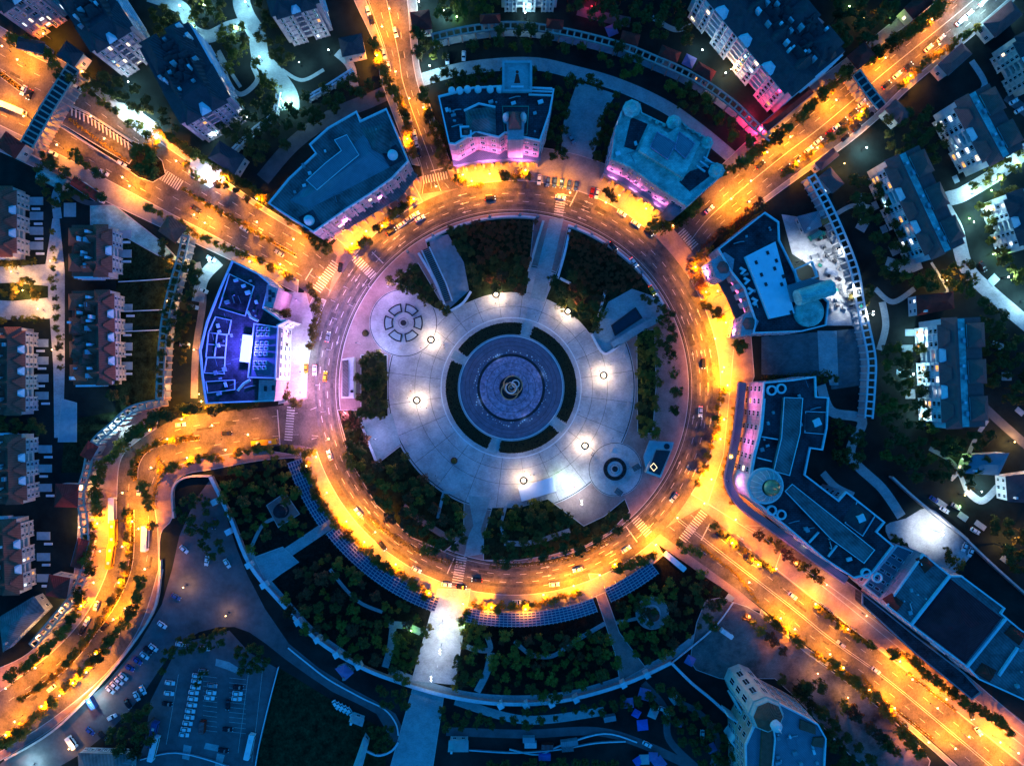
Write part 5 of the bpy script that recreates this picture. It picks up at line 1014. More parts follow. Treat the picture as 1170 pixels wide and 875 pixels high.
CARS = """700 282 45 k;724 300 52 w;745 332 60 y;800 470 92 w;803 415 88 k;770 568 130 s;660 650 165 w;545 662 185 k;410 585 230 w;377 520 250 w;372 430 275 y;375 385 283 s;640 226 12 w;560 227 -6 k;480 250 -28 w;855 640 38 k;905 680 38 w;960 735 218 s;1000 765 38 w;140 188 30 w;225 240 32 k;280 262 212 w;320 290 212 s;260 495 -4 k;160 560 100 w;120 715 130 k;60 785 140 w;452 38 75 w;425 24 75 k;421 14 75 w;439 63 78 w;444 77 80 w;474 155 76 w;476 166 76 w;468 135 76 s;478 175 76 k;530 65 92 w;511 69 86 w;
1037 77 -42 k;1024 87 -42 w;1012 98 -42 k;1060 56 -42 w;1074 45 -42 w;1096 26 -42 w;1106 17 -42 w;1122 4 -42 w;984 119 -40 w;987 125 -40 y;974 130 -40 k;962 140 -40 k;948 151 -40 r;955 146 -40 w;934 162 -40 w;923 172 -40 w;910 184 -40 k;898 193 -40 k;993 133 -40 k;978 147 -40 k;965 158 -40 k;
616 206 95 w;626 208 98 b;634 209 98 b;642 210 98 b;650 212 100 b;658 213 100 b;676 221 105 r;682 222 105 w;
710 244 32 w;726 256 34 w;741 265 38 k;810 240 -42 w;868 189 -42 k;447 265 -33 k;459 257 -33 w;467 251 -33 s;474 246 -30 w;389 306 100 k;350 421 92 y;360 423 92 w;
437 623 50 k;476 650 28 w;510 667 8 w;527 670 8 k;715 627 -32 w;633 667 -5 w;591 687 -2 w;1109 815 78 k;1117 834 55 w;207 485 -6 w;
211 627 42 w;237 640 98 w;260 643 58 w;245 598 90 b;111 691 110 w;100 709 118 w;95 719 118 k;186 713 35 w;202 681 30 b;176 739 38 w;170 742 38 k;166 748 38 w;158 754 38 b;149 762 30 b;142 772 40 w;137 777 40 w;132 782 42 w;127 787 42 w;
164 787 62 w;157 794 62 w;147 803 62 k;129 818 -28 w;118 839 40 k;104 834 40 b;
226 771 8 w;225 777 8 w;224 784 8 w;222 790 8 w;221 797 8 w;220 804 8 w;218 811 8 w;217 818 8 w;215 825 8 w;213 832 8 w;211 838 8 w;243 782 8 s;242 790 8 w;240 796 8 w;195 779 8 w;194 791 8 w;192 803 8 k;
273 784 5 k;272 791 5 w;271 797 5 w;261 804 95 k;261 832 5 k;256 856 8 k;235 740 5 w;233 766 8 s;
802 838 92 w;1078 582 32 w;1113 606 30 w;1101 624 110 w;1108 630 110 w;1122 305 60 k;1157 117 -30 w;1163 127 -30 w;242 296 28 w;222 351 12 w;212 394 2 w;233 332 25 w;28 104 115 w;35 109 115 k;62 176 30 w;90 101 30 w;120 198 30 w;
1134 352 45 k;757 809 20 w;739 849 30 w;1091 578 30 s;388 806 60 w;392 808 60 w;396 810 60 w;400 812 60 w;384 804 60 w;207 735 10 w;1066 570 35 b;822 611 38 k;252 206 30 w;645 150 100 s;653 160 60 s"""
CARS = CARS.replace('\n', '')  # one black car right of the lower right junction stands in for a shadow
for t in CARS.split(';'):
    x, y, a, c = t.split(); x, y = float(x), float(y); on = (x > 890 and y < 200 and (x-890)*.9+y < 215) or math.hypot(x-KX, y-KY) < 237 or (x, y) in ((452, 38), (28, 104), (35, 109), (1117, 834), (1109, 815), (868, 189), (810, 240), (207, 485), (100, 709)); vehicle(x, y, float(a), c, 'car', on)
for x, y, a, c, k in ((304, 505, -6, 'y', 'bus'), (131, 582, 90, 'w', 'bus'), (132, 607, 91, 'y', 'bus'), (129, 634, 98, 'y', 'bus'), (168, 614, 92, 'w', 'bus'), (770, 640, 40, 'w', 'bus'), (829, 722, 35, 'w', 'van'), (84, 846, 55, 'w', 'van'), (287, 850, 103, 'w', 'bus'), (177, 836, 104, 'b', 'bus'), (178, 852, 104, 'w', 'bus'), (18, 126, 22, 'w', 'bus'), (107, 801, 60, 'b', 'van')):
    if (x, y) != (107, 801): vehicle(x, y, a, c, k)
# ------------------------------------------------ street lamps
def light(parent, loc, col, watt, rad=.35, spot=None):
    L = bpy.data.lights.new('bulb', 'SPOT' if spot else 'POINT'); L.energy = watt; L.color = col; L.shadow_soft_size = rad
    if spot: L.spot_size = math.radians(spot); L.spot_blend = .55
    ob = bpy.data.objects.new('bulb', L); COL.objects.link(ob); ob.parent = parent; ob.location = loc; return ob
LK = {}
def lamp(x, y, kind='street', ang=0.0, power=1.0, label=None):
    """street: tall curved arm sodium lamp; park: short white globe; bollard: ring lamp on the plaza"""
    root = empty({'street': 'street_lamp', 'park': 'park_lamp', 'cool': 'floodlight_mast', 'ring': 'ring_lamp', 'green': 'garden_uplight', 'amber': 'garden_lamp', 'red': 'garden_uplight'}[kind], P3(x, y, .1), -math.radians(ang))
    if kind not in LK:
        ps = []
        def pt(n, m, fn, sm=False):
            mb = MB(); fn(mb); ps.append(mb.build(n, M[m], None, (0, 0, 0), sm))
        if kind == 'street':
            pt('pole', 'metal', lambda mb: mb.tube([(-1.8, 0, 0), (-1.8, 0, 6.0), (-1.5, 0, 6.8), (-.7, 0, 7.2), (0, 0, 7.3)], [.13, .09, .07, .06, .05], 8))
            pt('base', 'darkmetal', lambda mb: mb.cyl(-1.8, 0, 0, .5, .24, .18)); pt('lamp_head', 'metal', lambda mb: mb.box(.2, 0, 7.25, 1.1, .42, .16))
            pt('lens', 'g_warm', lambda mb: mb.lathe(.25, 0, [(.30, 7.50), (.38, 7.32), (.32, 7.15), (.15, 7.05), (.01, 7.03)], 12))
        elif kind in ('park', 'amber'):
            pt('pole', 'darkmetal', lambda mb: mb.cyl(0, 0, 0, 3.6, .09, .06)); pt('globe', 'g_white' if kind == 'park' else 'g_warm', lambda mb: mb.lathe(0, 0, [(.01, 3.6), (.16, 3.7), (.22, 3.85), (.16, 4.0), (.01, 4.1)], 12), True)
            pt('base', 'darkmetal', lambda mb: mb.cyl(0, 0, 0, .3, .2, .16))
        elif kind == 'cool':
            pt('pole', 'metal', lambda mb: mb.tube([(0, 0, 0), (0, 0, 9.5)], [.16, .1], 8)); pt('crossarm', 'metal', lambda mb: mb.box(0, 0, 9.4, .15, 1.8, .12))
            for s in (-.7, .7): pt('floodlight', 'g_white', lambda mb: mb.box(.1, s, 9.1, .45, .45, .25))
        elif kind == 'ring':
            pt('ring', 'rubber', lambda mb: mb.lathe(0, 0, [(1.8, 4.9), (1.8, 5.2), (1.0, 5.2), (1.0, 4.9), (1.8, 4.9)], 24)); pt('lens', 'g_soft', lambda mb: mb.lathe(0, 0, [(.01, 4.7), (.9, 4.8), (.85, 5.1), (.01, 5.2)], 16), True); pt('pole', 'darkmetal', lambda mb: mb.cyl(0, 0, 0, 4.7, .14)); pt('base', 'darkstone', lambda mb: mb.cyl(0, 0, 0, .3, .5, .4))
        else:
            pt('housing', 'darkmetal', lambda mb: mb.cyl(0, 0, 0, .4, .2, .26)); pt('lens', 'g_green' if kind == 'green' else 'g_red', lambda mb: mb.lathe(0, 0, [(.3, .4), (.24, .6), (.01, .7)], 10))
        hd = next((p for p in ps if p.name.split('.')[0] in ('lamp_head', 'housing', 'ring')), None)
        for p in ps: p.parent = hd if (hd and p.name.startswith('lens')) else root
        LK[kind] = ps
    else:
        hd = None
        for p in sorted(LK[kind], key=lambda p: p.name.startswith('lens')):
            c = p.copy(); COL.objects.link(c); c.parent = root
            if p.name.split('.')[0] in ('lamp_head', 'housing', 'ring'): hd = c
            elif hd and p.name.startswith('lens'): c.parent = hd
    WARM = (1, .30, .004)
    if kind == 'street': light(root, (.25, 0, 6.8), WARM, PW_STREET*power, .35, 158)
    elif kind == 'park': light(root, (0, 0, 4.6), (.42, .85, 1), PW_PARK*power, .3)
    elif kind == 'amber': light(root, (0, 0, 4.6), (1, .5, .14), PW_PARK*power*1.3, .3)
    elif kind == 'cool': light(root, (0, 0, 8.9), (.85, .95, 1), PW_COOL*power*1.3, .4, 128)
    elif kind == 'ring': light(root, (0, 0, 4.4), (1, .72, .46), PW_RING*power, .5)
    elif kind == 'green': light(root, (0, 0, 2.2), (.45, 1, .2), PW_PARK*.5*power, .3)
    elif kind == 'red': light(root, (0, 0, 3.0), (1, .02, .10), PW_PARK*2.2*power, .3)
    b = {'street': 'orange street lamp', 'park': 'white globe lamp', 'cool': 'white floodlight', 'ring': 'ring-shaped plaza lamp', 'green': 'green garden light', 'amber': 'yellow garden lamp', 'red': 'red uplight'}[kind]
    auto(root, b, 'lamp', b+'s'); return root
PW_STREET, PW_PARK, PW_COOL, PW_RING = 16500, 2400, 6000, 4300
def toroad(x, y): return math.degrees(math.atan2(KY-y, KX-x))
ST = """33 77 1;62 48 .5;16 62 .6;10 120 1;40 140 .8;105 90 .35;188 165 1;158 218 .9;77 172 .6;115 140 .25;230 250 .8;242 259 .7;262 208 1.2;300 232 .7;341 277 .8;326 305 1.1;292 302 .6;370 320 .7;
406 282 1.6;440 262 .8;475 232 1.2;434 72 1;440 40 .8;425 8 .5;468 165 1.1;468 200 .6;486 130 .35;560 204 1.8;600 200 .9;530 205 .8;650 225 .25;735 243 1.6;705 228 .7;765 262 .4;
896 163 1.1;947 122 1.3;1002 75 1.3;1054 32 1;926 175 .8;975 135 .8;1030 95 .7;830 232 1;852 212 .8;870 180 .6;1085 8 .4;
824 370 1.8;812 388 1;815 335 .7;826 440 1.2;822 478 .7;808 545 1.6;800 572 .9;830 520 1.0;835 590 .9;822 420 .8;
746 618 2;700 640 .8;654 664 1.7;620 674 .9;562 688 1.5;600 690 .8;492 672 1.2;530 684 .6;455 640 1.0;400 592 2;378 560 .9;420 615 .9;366 520 .5;
831 616 1.2;860 640 1;901 712 1.3;924 684 1.2;885 700 .9;960 712 .5;984 780 1.3;1012 800 1.3;1032 768 1.3;1018 748 .8;955 755 .5;1060 800 .7;1095 832 1;1130 838 1.2;1080 845 .8;1050 838 .7;1150 850 .7;
222 521 1.2;182 532 .6;265 512 .5;216 478 1.2;238 458 1.1;250 485 .5;180 490 .25;122 594 1.3;161 592 1.1;168 600 .8;150 560 .35;125 625 .7;175 645 .6;104 686 1.2;140 701 1.4;153 689 1;118 660 .6;53 755 1;95 772 1.2;80 786 1.1;120 740 .9;60 798 .8;20 830 1;20 778 .6;8 845 .9;30 815 .5;640 212 .45;790 308 .5;802 336 .6;820 425 .9;818 500 .8;770 588 .8;683 652 .9;432 604 .7;500 218 .6;540 212 .6;690 236 .5;422 268 .6;380 500 .3;355 530 .4;760 250 .5;850 235 .6;905 190 .6;1062 60 .5;470 120 .5;455 90 .5;448 20 .6;130 165 .5;210 190 .5;150 208 .5;300 258 .7;850 660 .6;880 645 .6;940 740 .6;1070 790 .6;1140 870 .8;150 620 .5;146 660 .6;110 760 .5;200 500 .6;290 495 .4"""
for t in ST.replace('\n', '').split(';'):
    x, y, p = map(float, t.split()); lamp(x, y, 'street', toroad(x, y)+R.uniform(-15, 15), p)
for x, y, p in ((239, 12, 1.5), (275, 38, 1.6), (334, 118, 1.7), (300, 70, 1.0), (284, 8, .9), (226, 36, 1.2), (210, 12, .8), (180, 148, 1.2), (165, 138, 1.2), (148, 126, .7), (240, 203, 1.0), (492, 80, 1.6), (508, 18, 1.2), (480, 8, 1.0), (141, 487, 1.8), (1106, 256, 1.2), (1128, 292, 1.2), (1145, 318, 1.6), (1166, 345, 1.6), (1120, 242, 1.0), (1110, 222, 2.2), (1134, 208, 2.0), (1155, 188, 1.8),
    (350, 405, 1.2), (1150, 20, .8), (985, 172, 1.6), (1115, 12, 2.2), (1098, 28, 1.6), (243, 300, 1.2), (108, 797, 1.4), (40, 872, 1.6), (1038, 427, .5), (1150, 560, 1.2), (1115, 560, 1.2), (998, 200, .6), (1010, 238, .8), (1026, 278, .7), (1073, 140, .6), (1088, 172, .6), (1104, 198, .8), (1043, 384, .8), (1038, 428, .8), (1046, 474, .7), (152, 98, .5), (186, 78, .5), (250, 158, .4), (286, 138, .6), (345, 76, .6), (378, 62, .5), (800, 62, .4), (826, 88, .5), (600, 20, .5)):  # later globes are added to brighten the housing facades
    lamp(x, y, 'park', 0, p)
for x, y, p in ((33, 333, 1.6), (20, 312, .8), (50, 354, .8), (64, 300, .6), (66, 400, .4), (1076, 322, 1), (1152, 504, 1.4), (1096, 564, .6), (1153, 612, .4), (1142, 620, .4), (960, 190, .8), (860, 88, .5), (832, 84, .6), (982, 26, .3), (1152, 70, .6), (34, 690, .2), (206, 300, .8), (196, 345, .6), (188, 390, .6), (186, 440, .8), (112, 510, 1.0), (100, 555, 1.0), (97, 600, 1.0), (80, 690, 1.0), (52, 722, 1.0), (232, 450, 1.6), (226, 400, .7), (214, 668, .35), (262, 700, .25), (85, 850, .4), (852, 700, .6), (930, 765, .35), (964, 792, .5), (905, 640, .5), (940, 665, .5), (985, 700, .5)):  # arcade, car park and apron lamps are added to warm those places
    lamp(x, y, 'amber', 0, p)
for x, y, p in ((145, 132, .3), (1016, 22, .3), (1132, 218, .5), (1140, 290, .6), (1107, 250, .6), (1092, 516, .5), (1096, 578, .3), (522, 20, .8), (197, 30, .5), (970, 8, .3), (640, 545, .3), (470, 720, .4), (530, 712, .5), (330, 118, .6)):
    lamp(x, y, 'green', 0, p)
for x, y, p in ((866, 152, 1.3), (876, 148, 1.0), (856, 134, .7), (676, 8, .15)): lamp(x, y, 'red', 0, p)
for x, y, p in ((506, 708, .6), (505, 735, .45), (495, 765, .2), (650, 553, .75), (662, 570, .3), (910, 300, 1.0), (965, 335, 1.1), (948, 292, .5), (1062, 604, 1.1), (985, 360, .5), (174, 140, .2)): lamp(x, y, 'cool', 0, p)
for x, y in ((567, 338), (494, 389), (478, 457), (598, 547), (667, 508), (688, 429), (648, 357)): lamp(x, y, 'ring')
for x, y, ang, lab in ((519, 526, 20, 'dark unlit round pot on lower left of the plaza'), (418, 381, 0, 'round bush pot on left rim of plaza')):
    o = P3(x, y, .17); st = empty('stone_pot', o); tag(st, lab, 'plant pot'); part(st, o, 'pot', 'darkstone', lambda mb: mb.lathe(o[0], o[1], [(1.2, .17), (1.6, 1.1), (1.3, 1.1), (.01, .9)], 12)); part(st, o, 'shrub', 'leafB', lambda mb: mb.lathe(o[0], o[1], [(1.0, .9), (1.3, 1.5), (.8, 2.1), (.01, 2.3)], 9))
# added violet lamps standing in for light spilled by the screen building
for x, y, p, c in ((336, 385, 2500, (.7, .35, 1)), (345, 345, 3500, (.8, .3, 1)), (350, 448, 9000, (1, .42, .75)), (372, 470, 8000, (1, .4, .9)), (385, 365, 6500, (.6, .35, 1)), (378, 400, 5500, (.75, .35, 1)), (383, 345, 3000, (.5, .35, 1)), (412, 393, 5500, (.5, .42, 1)), (398, 470, 5500, (.7, .35, 1)), (440, 398, 4500, (.45, .5, 1)), (447, 330, 4000, (.75, .45, 1)), (432, 500, 3500, (.5, .45, 1)), (403, 350, 4500, (.9, .45, 1)), (362, 500, 5000, (1, .4, .6)), (245, 212, 2500, (.75, .35, 1)), (350, 425, 6000, (.9, .5, 1)), (366, 440, 9500, (.95, .45, 1)), (425, 330, 3000, (.8, .35, 1)), (398, 330, 3500, (1, .4, .7))):
    st = empty('violet_spill_fill', P3(x, y, .15)); mb = MB(); mb.tube([(0, 0, 0), (0, 0, 8.5)], .08, 6); mb.build('pole', M['metal'], st); mb = MB(); mb.box(0, 0, 8.5, .7, .5, .3); mb.build('lamp_head', M['darkmetal'], st)
    light(st, (0, 0, 8.0), c, p*.55, .6); auto(st, 'added violet fill light', 'lamp', 'added violet fill lights near the screen building')
st = empty('screen_light_fill', P3(280, 398, 20.5)); tag(st, 'added blue fill lamp above the rooftop screen supplying its cast light', 'lamp')  # added lamp giving off the light the screen throws around it
mb = MB(); mb.tube([(0, 3.5, -2), (0, 3.5, 5.0), (0, 0, 5.4)], .1, 6); mb.build('fill_gantry', M['metal'], st); mb = MB(); mb.box(0, 0, 5.3, .8, .8, .3); mb.build('lamp_head', M['darkmetal'], st); light(st, (0, 0, 4.6), (.08, .08, 1), 38000, .8)
for k in range(4):
    a = k*PI/2+.4; light(fo, (15.4*math.cos(a), 15.4*math.sin(a), 1.2), (.25, .55, 1), 60, .3)
# added pink lamps that tint the palace and block fronts
for x, y, z_, p in ((527, 208, 8, 3000), (560, 204, 8, 3500), (595, 203, 8, 3500), (694, 216, 8, 1700), (716, 229, 8, 1700), (742, 245, 8, 1700), (794, 318, 5, 2600), (816, 340, 6, 2000), (826, 356, 6, 2000), (828, 382, 5, 2200), (834, 455, 9, 1500), (829, 500, 9, 1500), (822, 545, 9, 1500), (868, 612, 9, 1200), (915, 648, 9, 1200), (405, 262, 8, 2600), (440, 236, 8, 2600)):
    st = empty('facade_pink_fill', P3(x, y, .2)); mb = MB(); mb.cyl(0, 0, 0, z_+3.2, .1); mb.build('stand', M['metal'], st); mb = MB(); mb.box(0, 0, z_+3.4, .4, .4, .3); mb.build('pink_fill_head', M['darkmetal'], st)
    lt = light(st, (0, 0, z_+3), (1, .26, .78), p*2.6, .4, 125); lt.rotation_euler = Vector((x-KX, KY-y, .15*math.hypot(x-KX, y-KY))).normalized().to_track_quat('-Z', 'Y').to_euler(); auto(st, 'added pink facade fill light', 'lamp', 'added pink fill lights at the palace fronts')
# ------------------------------------------------ trees and hedges
def leaves(mb, cx, cy, cz, rx, ry, rz, n, s, clumps=9, rr=None):
    rr = rr or R; cl = []
    for i in range(clumps):
        a = rr.uniform(0, 2*PI); u = rr.uniform(-.35, .95); q_ = math.sqrt(max(0, 1-u*u))*rr.uniform(.25, 1.0)
        cl.append((cx+rx*q_*math.cos(a), cy+ry*q_*math.sin(a), cz+rz*u*.75, rr.uniform(.18, .5)))
    for i in range(n):
        c = cl[i % clumps]; d = Vector((rr.gauss(0, 1), rr.gauss(0, 1), rr.gauss(0, 1)+.2)).normalized(); k = c[3]*rr.uniform(.5, 1.25)
        p = Vector((c[0]+d.x*rx*k, c[1]+d.y*ry*k, c[2]+d.z*rz*k)); nn = (d+Vector((rr.uniform(-.7, .7), rr.uniform(-.7, .7), rr.uniform(-.3, .9)))).normalized()
        u_ = nn.orthogonal().normalized(); v_ = nn.cross(u_); w = s*rr.uniform(.6, 1.25); h_ = w*rr.uniform(.45, .8)
        mb.quad(tuple(p-u_*w-v_*h_*.3), tuple(p-v_*h_), tuple(p+u_*w), tuple(p+v_*h_))
TK = []
for k, (lm, rx, hz, n) in enumerate((('leafA', 3, 5.5, 520), ('leafB', 3, 6.2, 560), ('leafC', 3, 4.6, 480), ('leafD', 3, 5.0, 480), ('leafB', 2.6, 7.0, 520), ('leafA', 3.2, 5.0, 560))):
    rr = random.Random(50+k); mb = MB(); leaves(mb, 0, 0, hz, rx, rx*(.85+.05*k), hz*.42, int(n*1.5), .36, 17, rr); cm = mb.build('crown', M[lm]); 
    mb = MB(); mb.tube([(0, 0, 0), (.05, .05, hz*.4), (0, .1, hz*.8)], [.24, .17, .08], 7)
    for j in range(5):
        a = j*1.26+k; mb.tube([(0, 0, hz*(.35+.07*j)), (rx*.4*math.cos(a), rx*.4*math.sin(a), hz*(.62+.06*j)), (rx*.7*math.cos(a), rx*.7*math.sin(a), hz*(.8+.06*j))], [.1, .07, .03], 5)
    tm = mb.build('trunk', M['bark']); TK.append((cm.data, tm.data, lm)); bpy.data.objects.remove(cm); bpy.data.objects.remove(tm)
TREES = []      # px, py, radius px, variant
def free(x, y, r, k=.85):
    for t in TREES:
        if (t[0]-x)**2+(t[1]-y)**2 < ((t[2]+r)*k)**2: return False
    return True
def grove(poly, rmin, rmax, kinds, k=.75, tries=500):
    xs, ys = [p[0] for p in poly], [p[1] for p in poly]
    for _ in range(tries):
        x, y = R.uniform(min(xs), max(xs)), R.uniform(min(ys), max(ys)); r = R.uniform(rmin, rmax)
        if inside(x, y, poly) and free(x, y, r, k): TREES.append((x, y, r, R.choice(kinds)))
def row(pts, step, r, kinds, jit=1.6, skip=.06):
    p = cr(pts, 4); d = 0; acc = step*.3
    for x, y, a in walk(p, step, acc):
        if R.random() > skip: TREES.append((x+R.uniform(-jit, jit), y+R.uniform(-jit, jit), r*R.uniform(1.0, 1.6), R.choice(kinds)))
GA, GB, GC, GD = [0, 1, 5], [1, 4], [2, 0], [3, 2]
# street trees by the lit kerbs (seen singly)
for pts, st_, r, kd in (([(15, 48), (60, 66), (72, 80)], 9, 6, GC), ([(185, 150), (215, 172), (250, 192), (300, 225), (350, 262), (380, 285)], 9, 4.8, GC), ([(170, 238), (215, 262), (262, 285), (300, 300), (340, 322)], 9, 4.5, GC), ([(90, 178), (110, 195), (125, 205)], 9, 5, GA),
    ([(104, 106), (125, 122), (150, 142), (166, 152), (188, 168)], 10, 4.5, GA), ([(215, 190), (225, 200), (238, 210)], 9, 4, GA), ([(430, 50), (436, 76), (442, 90), (462, 130), (468, 160), (480, 190)], 8, 5.0, GC), ([(484, 108), (495, 145), (505, 175), (512, 195)], 8, 5.5, GA), ([(478, 40), (486, 62), (478, 78)], 10, 6.5, GB),
    ([(374, 292), (352, 268), (330, 240)], 8, 4, GC), ([(400, 288), (420, 278), (436, 262), (455, 246), (470, 232)], 8, 5, GC), ([(520, 206), (535, 210), (552, 212)], 7, 3.6, GC), ([(572, 205), (590, 204), (604, 206)], 7, 4.5, GC), ([(742, 262), (760, 258), (775, 250), (800, 235)], 9, 6.5, GC), ([(690, 222), (702, 232)], 8, 5, GA),
    ([(822, 200), (850, 185), (885, 158), (925, 122), (962, 88)], 8, 6, GC), ([(985, 75), (1010, 58), (1040, 38), (1066, 16)], 8, 6.5, GC), ([(890, 203), (920, 180), (950, 158), (985, 132)], 8, 4, GC), ([(1020, 105), (1045, 80), (1080, 58), (1110, 35)], 9, 4, GC), ([(808, 288), (792, 300), (796, 322), (806, 340)], 7, 4.5, GD), ([(820, 272), (840, 258), (862, 238)], 10, 5, GD),
    ([(800, 345), (812, 356), (826, 366)], 8, 5, GC), ([(836, 398), (845, 392)], 7, 6, GC), ([(826, 442), (818, 470), (812, 500), (806, 520), (795, 548), (790, 565)], 11, 4, GC), ([(846, 435), (838, 470), (832, 510), (826, 545), (835, 570)], 8, 3.8, GC), ([(755, 363), (762, 385), (764, 410), (768, 430), (768, 468)], 20, 5.5, GA),
    ([(862, 608), (880, 620), (900, 634), (922, 652), (940, 668)], 12, 5.5, GD), ([(812, 598), (838, 620), (862, 638), (885, 655)], 9, 4, GC), ([(930, 690), (944, 702), (962, 716), (980, 728), (998, 738)], 7, 3.6, GC), ([(1010, 742), (1035, 748), (1050, 765), (1070, 778), (1100, 800), (1130, 815), (1150, 835)], 8, 5.5, GC), ([(872, 700), (900, 722), (915, 735)], 7, 4.5, GC), ([(965, 770), (985, 785), (1005, 800), (1030, 840), (1045, 855)], 9, 6.5, GC), ([(925, 742), (945, 758), (968, 775)], 8, 3.4, GC),
    ([(800, 628), (780, 625), (768, 612)], 9, 5, GC), ([(700, 645), (725, 640), (745, 632)], 7, 5.5, GC), ([(362, 512), (352, 522), (358, 545), (372, 575), (392, 600), (410, 618), (440, 642), (470, 660), (490, 676)], 8, 5, GC), ([(540, 688), (565, 690), (600, 688), (632, 682), (665, 672)], 8, 4.5, GC),
    ([(185, 540), (200, 532), (230, 524), (262, 520), (300, 512), (345, 512)], 8, 4.5, GC), ([(172, 550), (176, 572), (180, 600)], 9, 5.5, GC), ([(232, 465), (215, 468), (200, 472), (180, 480), (165, 492), (155, 500)], 7, 6.5, GA), ([(150, 505), (140, 515), (125, 535), (118, 560), (120, 580), (112, 600), (110, 630), (112, 655)], 10, 6, GC),
    ([(102, 672), (92, 700), (78, 720), (60, 738), (38, 758), (20, 768)], 8, 6, GC), ([(170, 655), (160, 690), (145, 710), (125, 738), (100, 765), (70, 795), (45, 815), (15, 840)], 9, 5.5, GC), ([(10, 845), (25, 838), (40, 828)], 7, 5, GC), ([(151, 582), (151, 620), (148, 650), (136, 680), (108, 722), (75, 762), (25, 798)], 7.5, 4, GC), ([(157, 545), (157, 528), (168, 514), (188, 505), (226, 500)], 6, 3.6, GC), ([(212, 217), (240, 235), (272, 254), (310, 276)], 8, 3, GC),
    ([(356, 328), (364, 340), (366, 360), (360, 380), (356, 400)], 6, 4.2, GB), ([(332, 355), (331, 380), (326, 420), (330, 450), (345, 462)], 12, 5, GB), ([(240, 470), (262, 465), (290, 462), (310, 458)], 8, 4.5, GB), ([(160, 182), (172, 172), (182, 185), (172, 198), (185, 202), (160, 196)], 7.5, 5.2, GC), ([(230, 800)], 5, 3, GB), ([(930, 778), (905, 775), (918, 790)], 9, 5.5, GB), ([(846, 700), (862, 712), (880, 728), (893, 745)], 11, 5, GD), ([(885, 770), (900, 782), (925, 800), (945, 815)], 10, 5.5, GB), ([(955, 800), (975, 815), (1000, 835), (1020, 855)], 10, 6, GD), ([(800, 700), (812, 712)], 9, 5, GB), ([(944, 750), (972, 776)], 10, 5.5, GC),
    ([(66, 262), (64, 280), (66, 304), (68, 330), (70, 352), (70, 362), (72, 380), (74, 400), (74, 420)], 11, 3.2, GA), ([(0, 302), (20, 304), (48, 300)], 7, 3.6, GA), ([(0, 368), (25, 364), (55, 366)], 7, 3.6, GA), ([(8, 332), (18, 340), (26, 324), (42, 324), (44, 342), (52, 334)], 6, 3.6, GC)):
    row(pts, st_, r, kd)
NS = len(TREES)
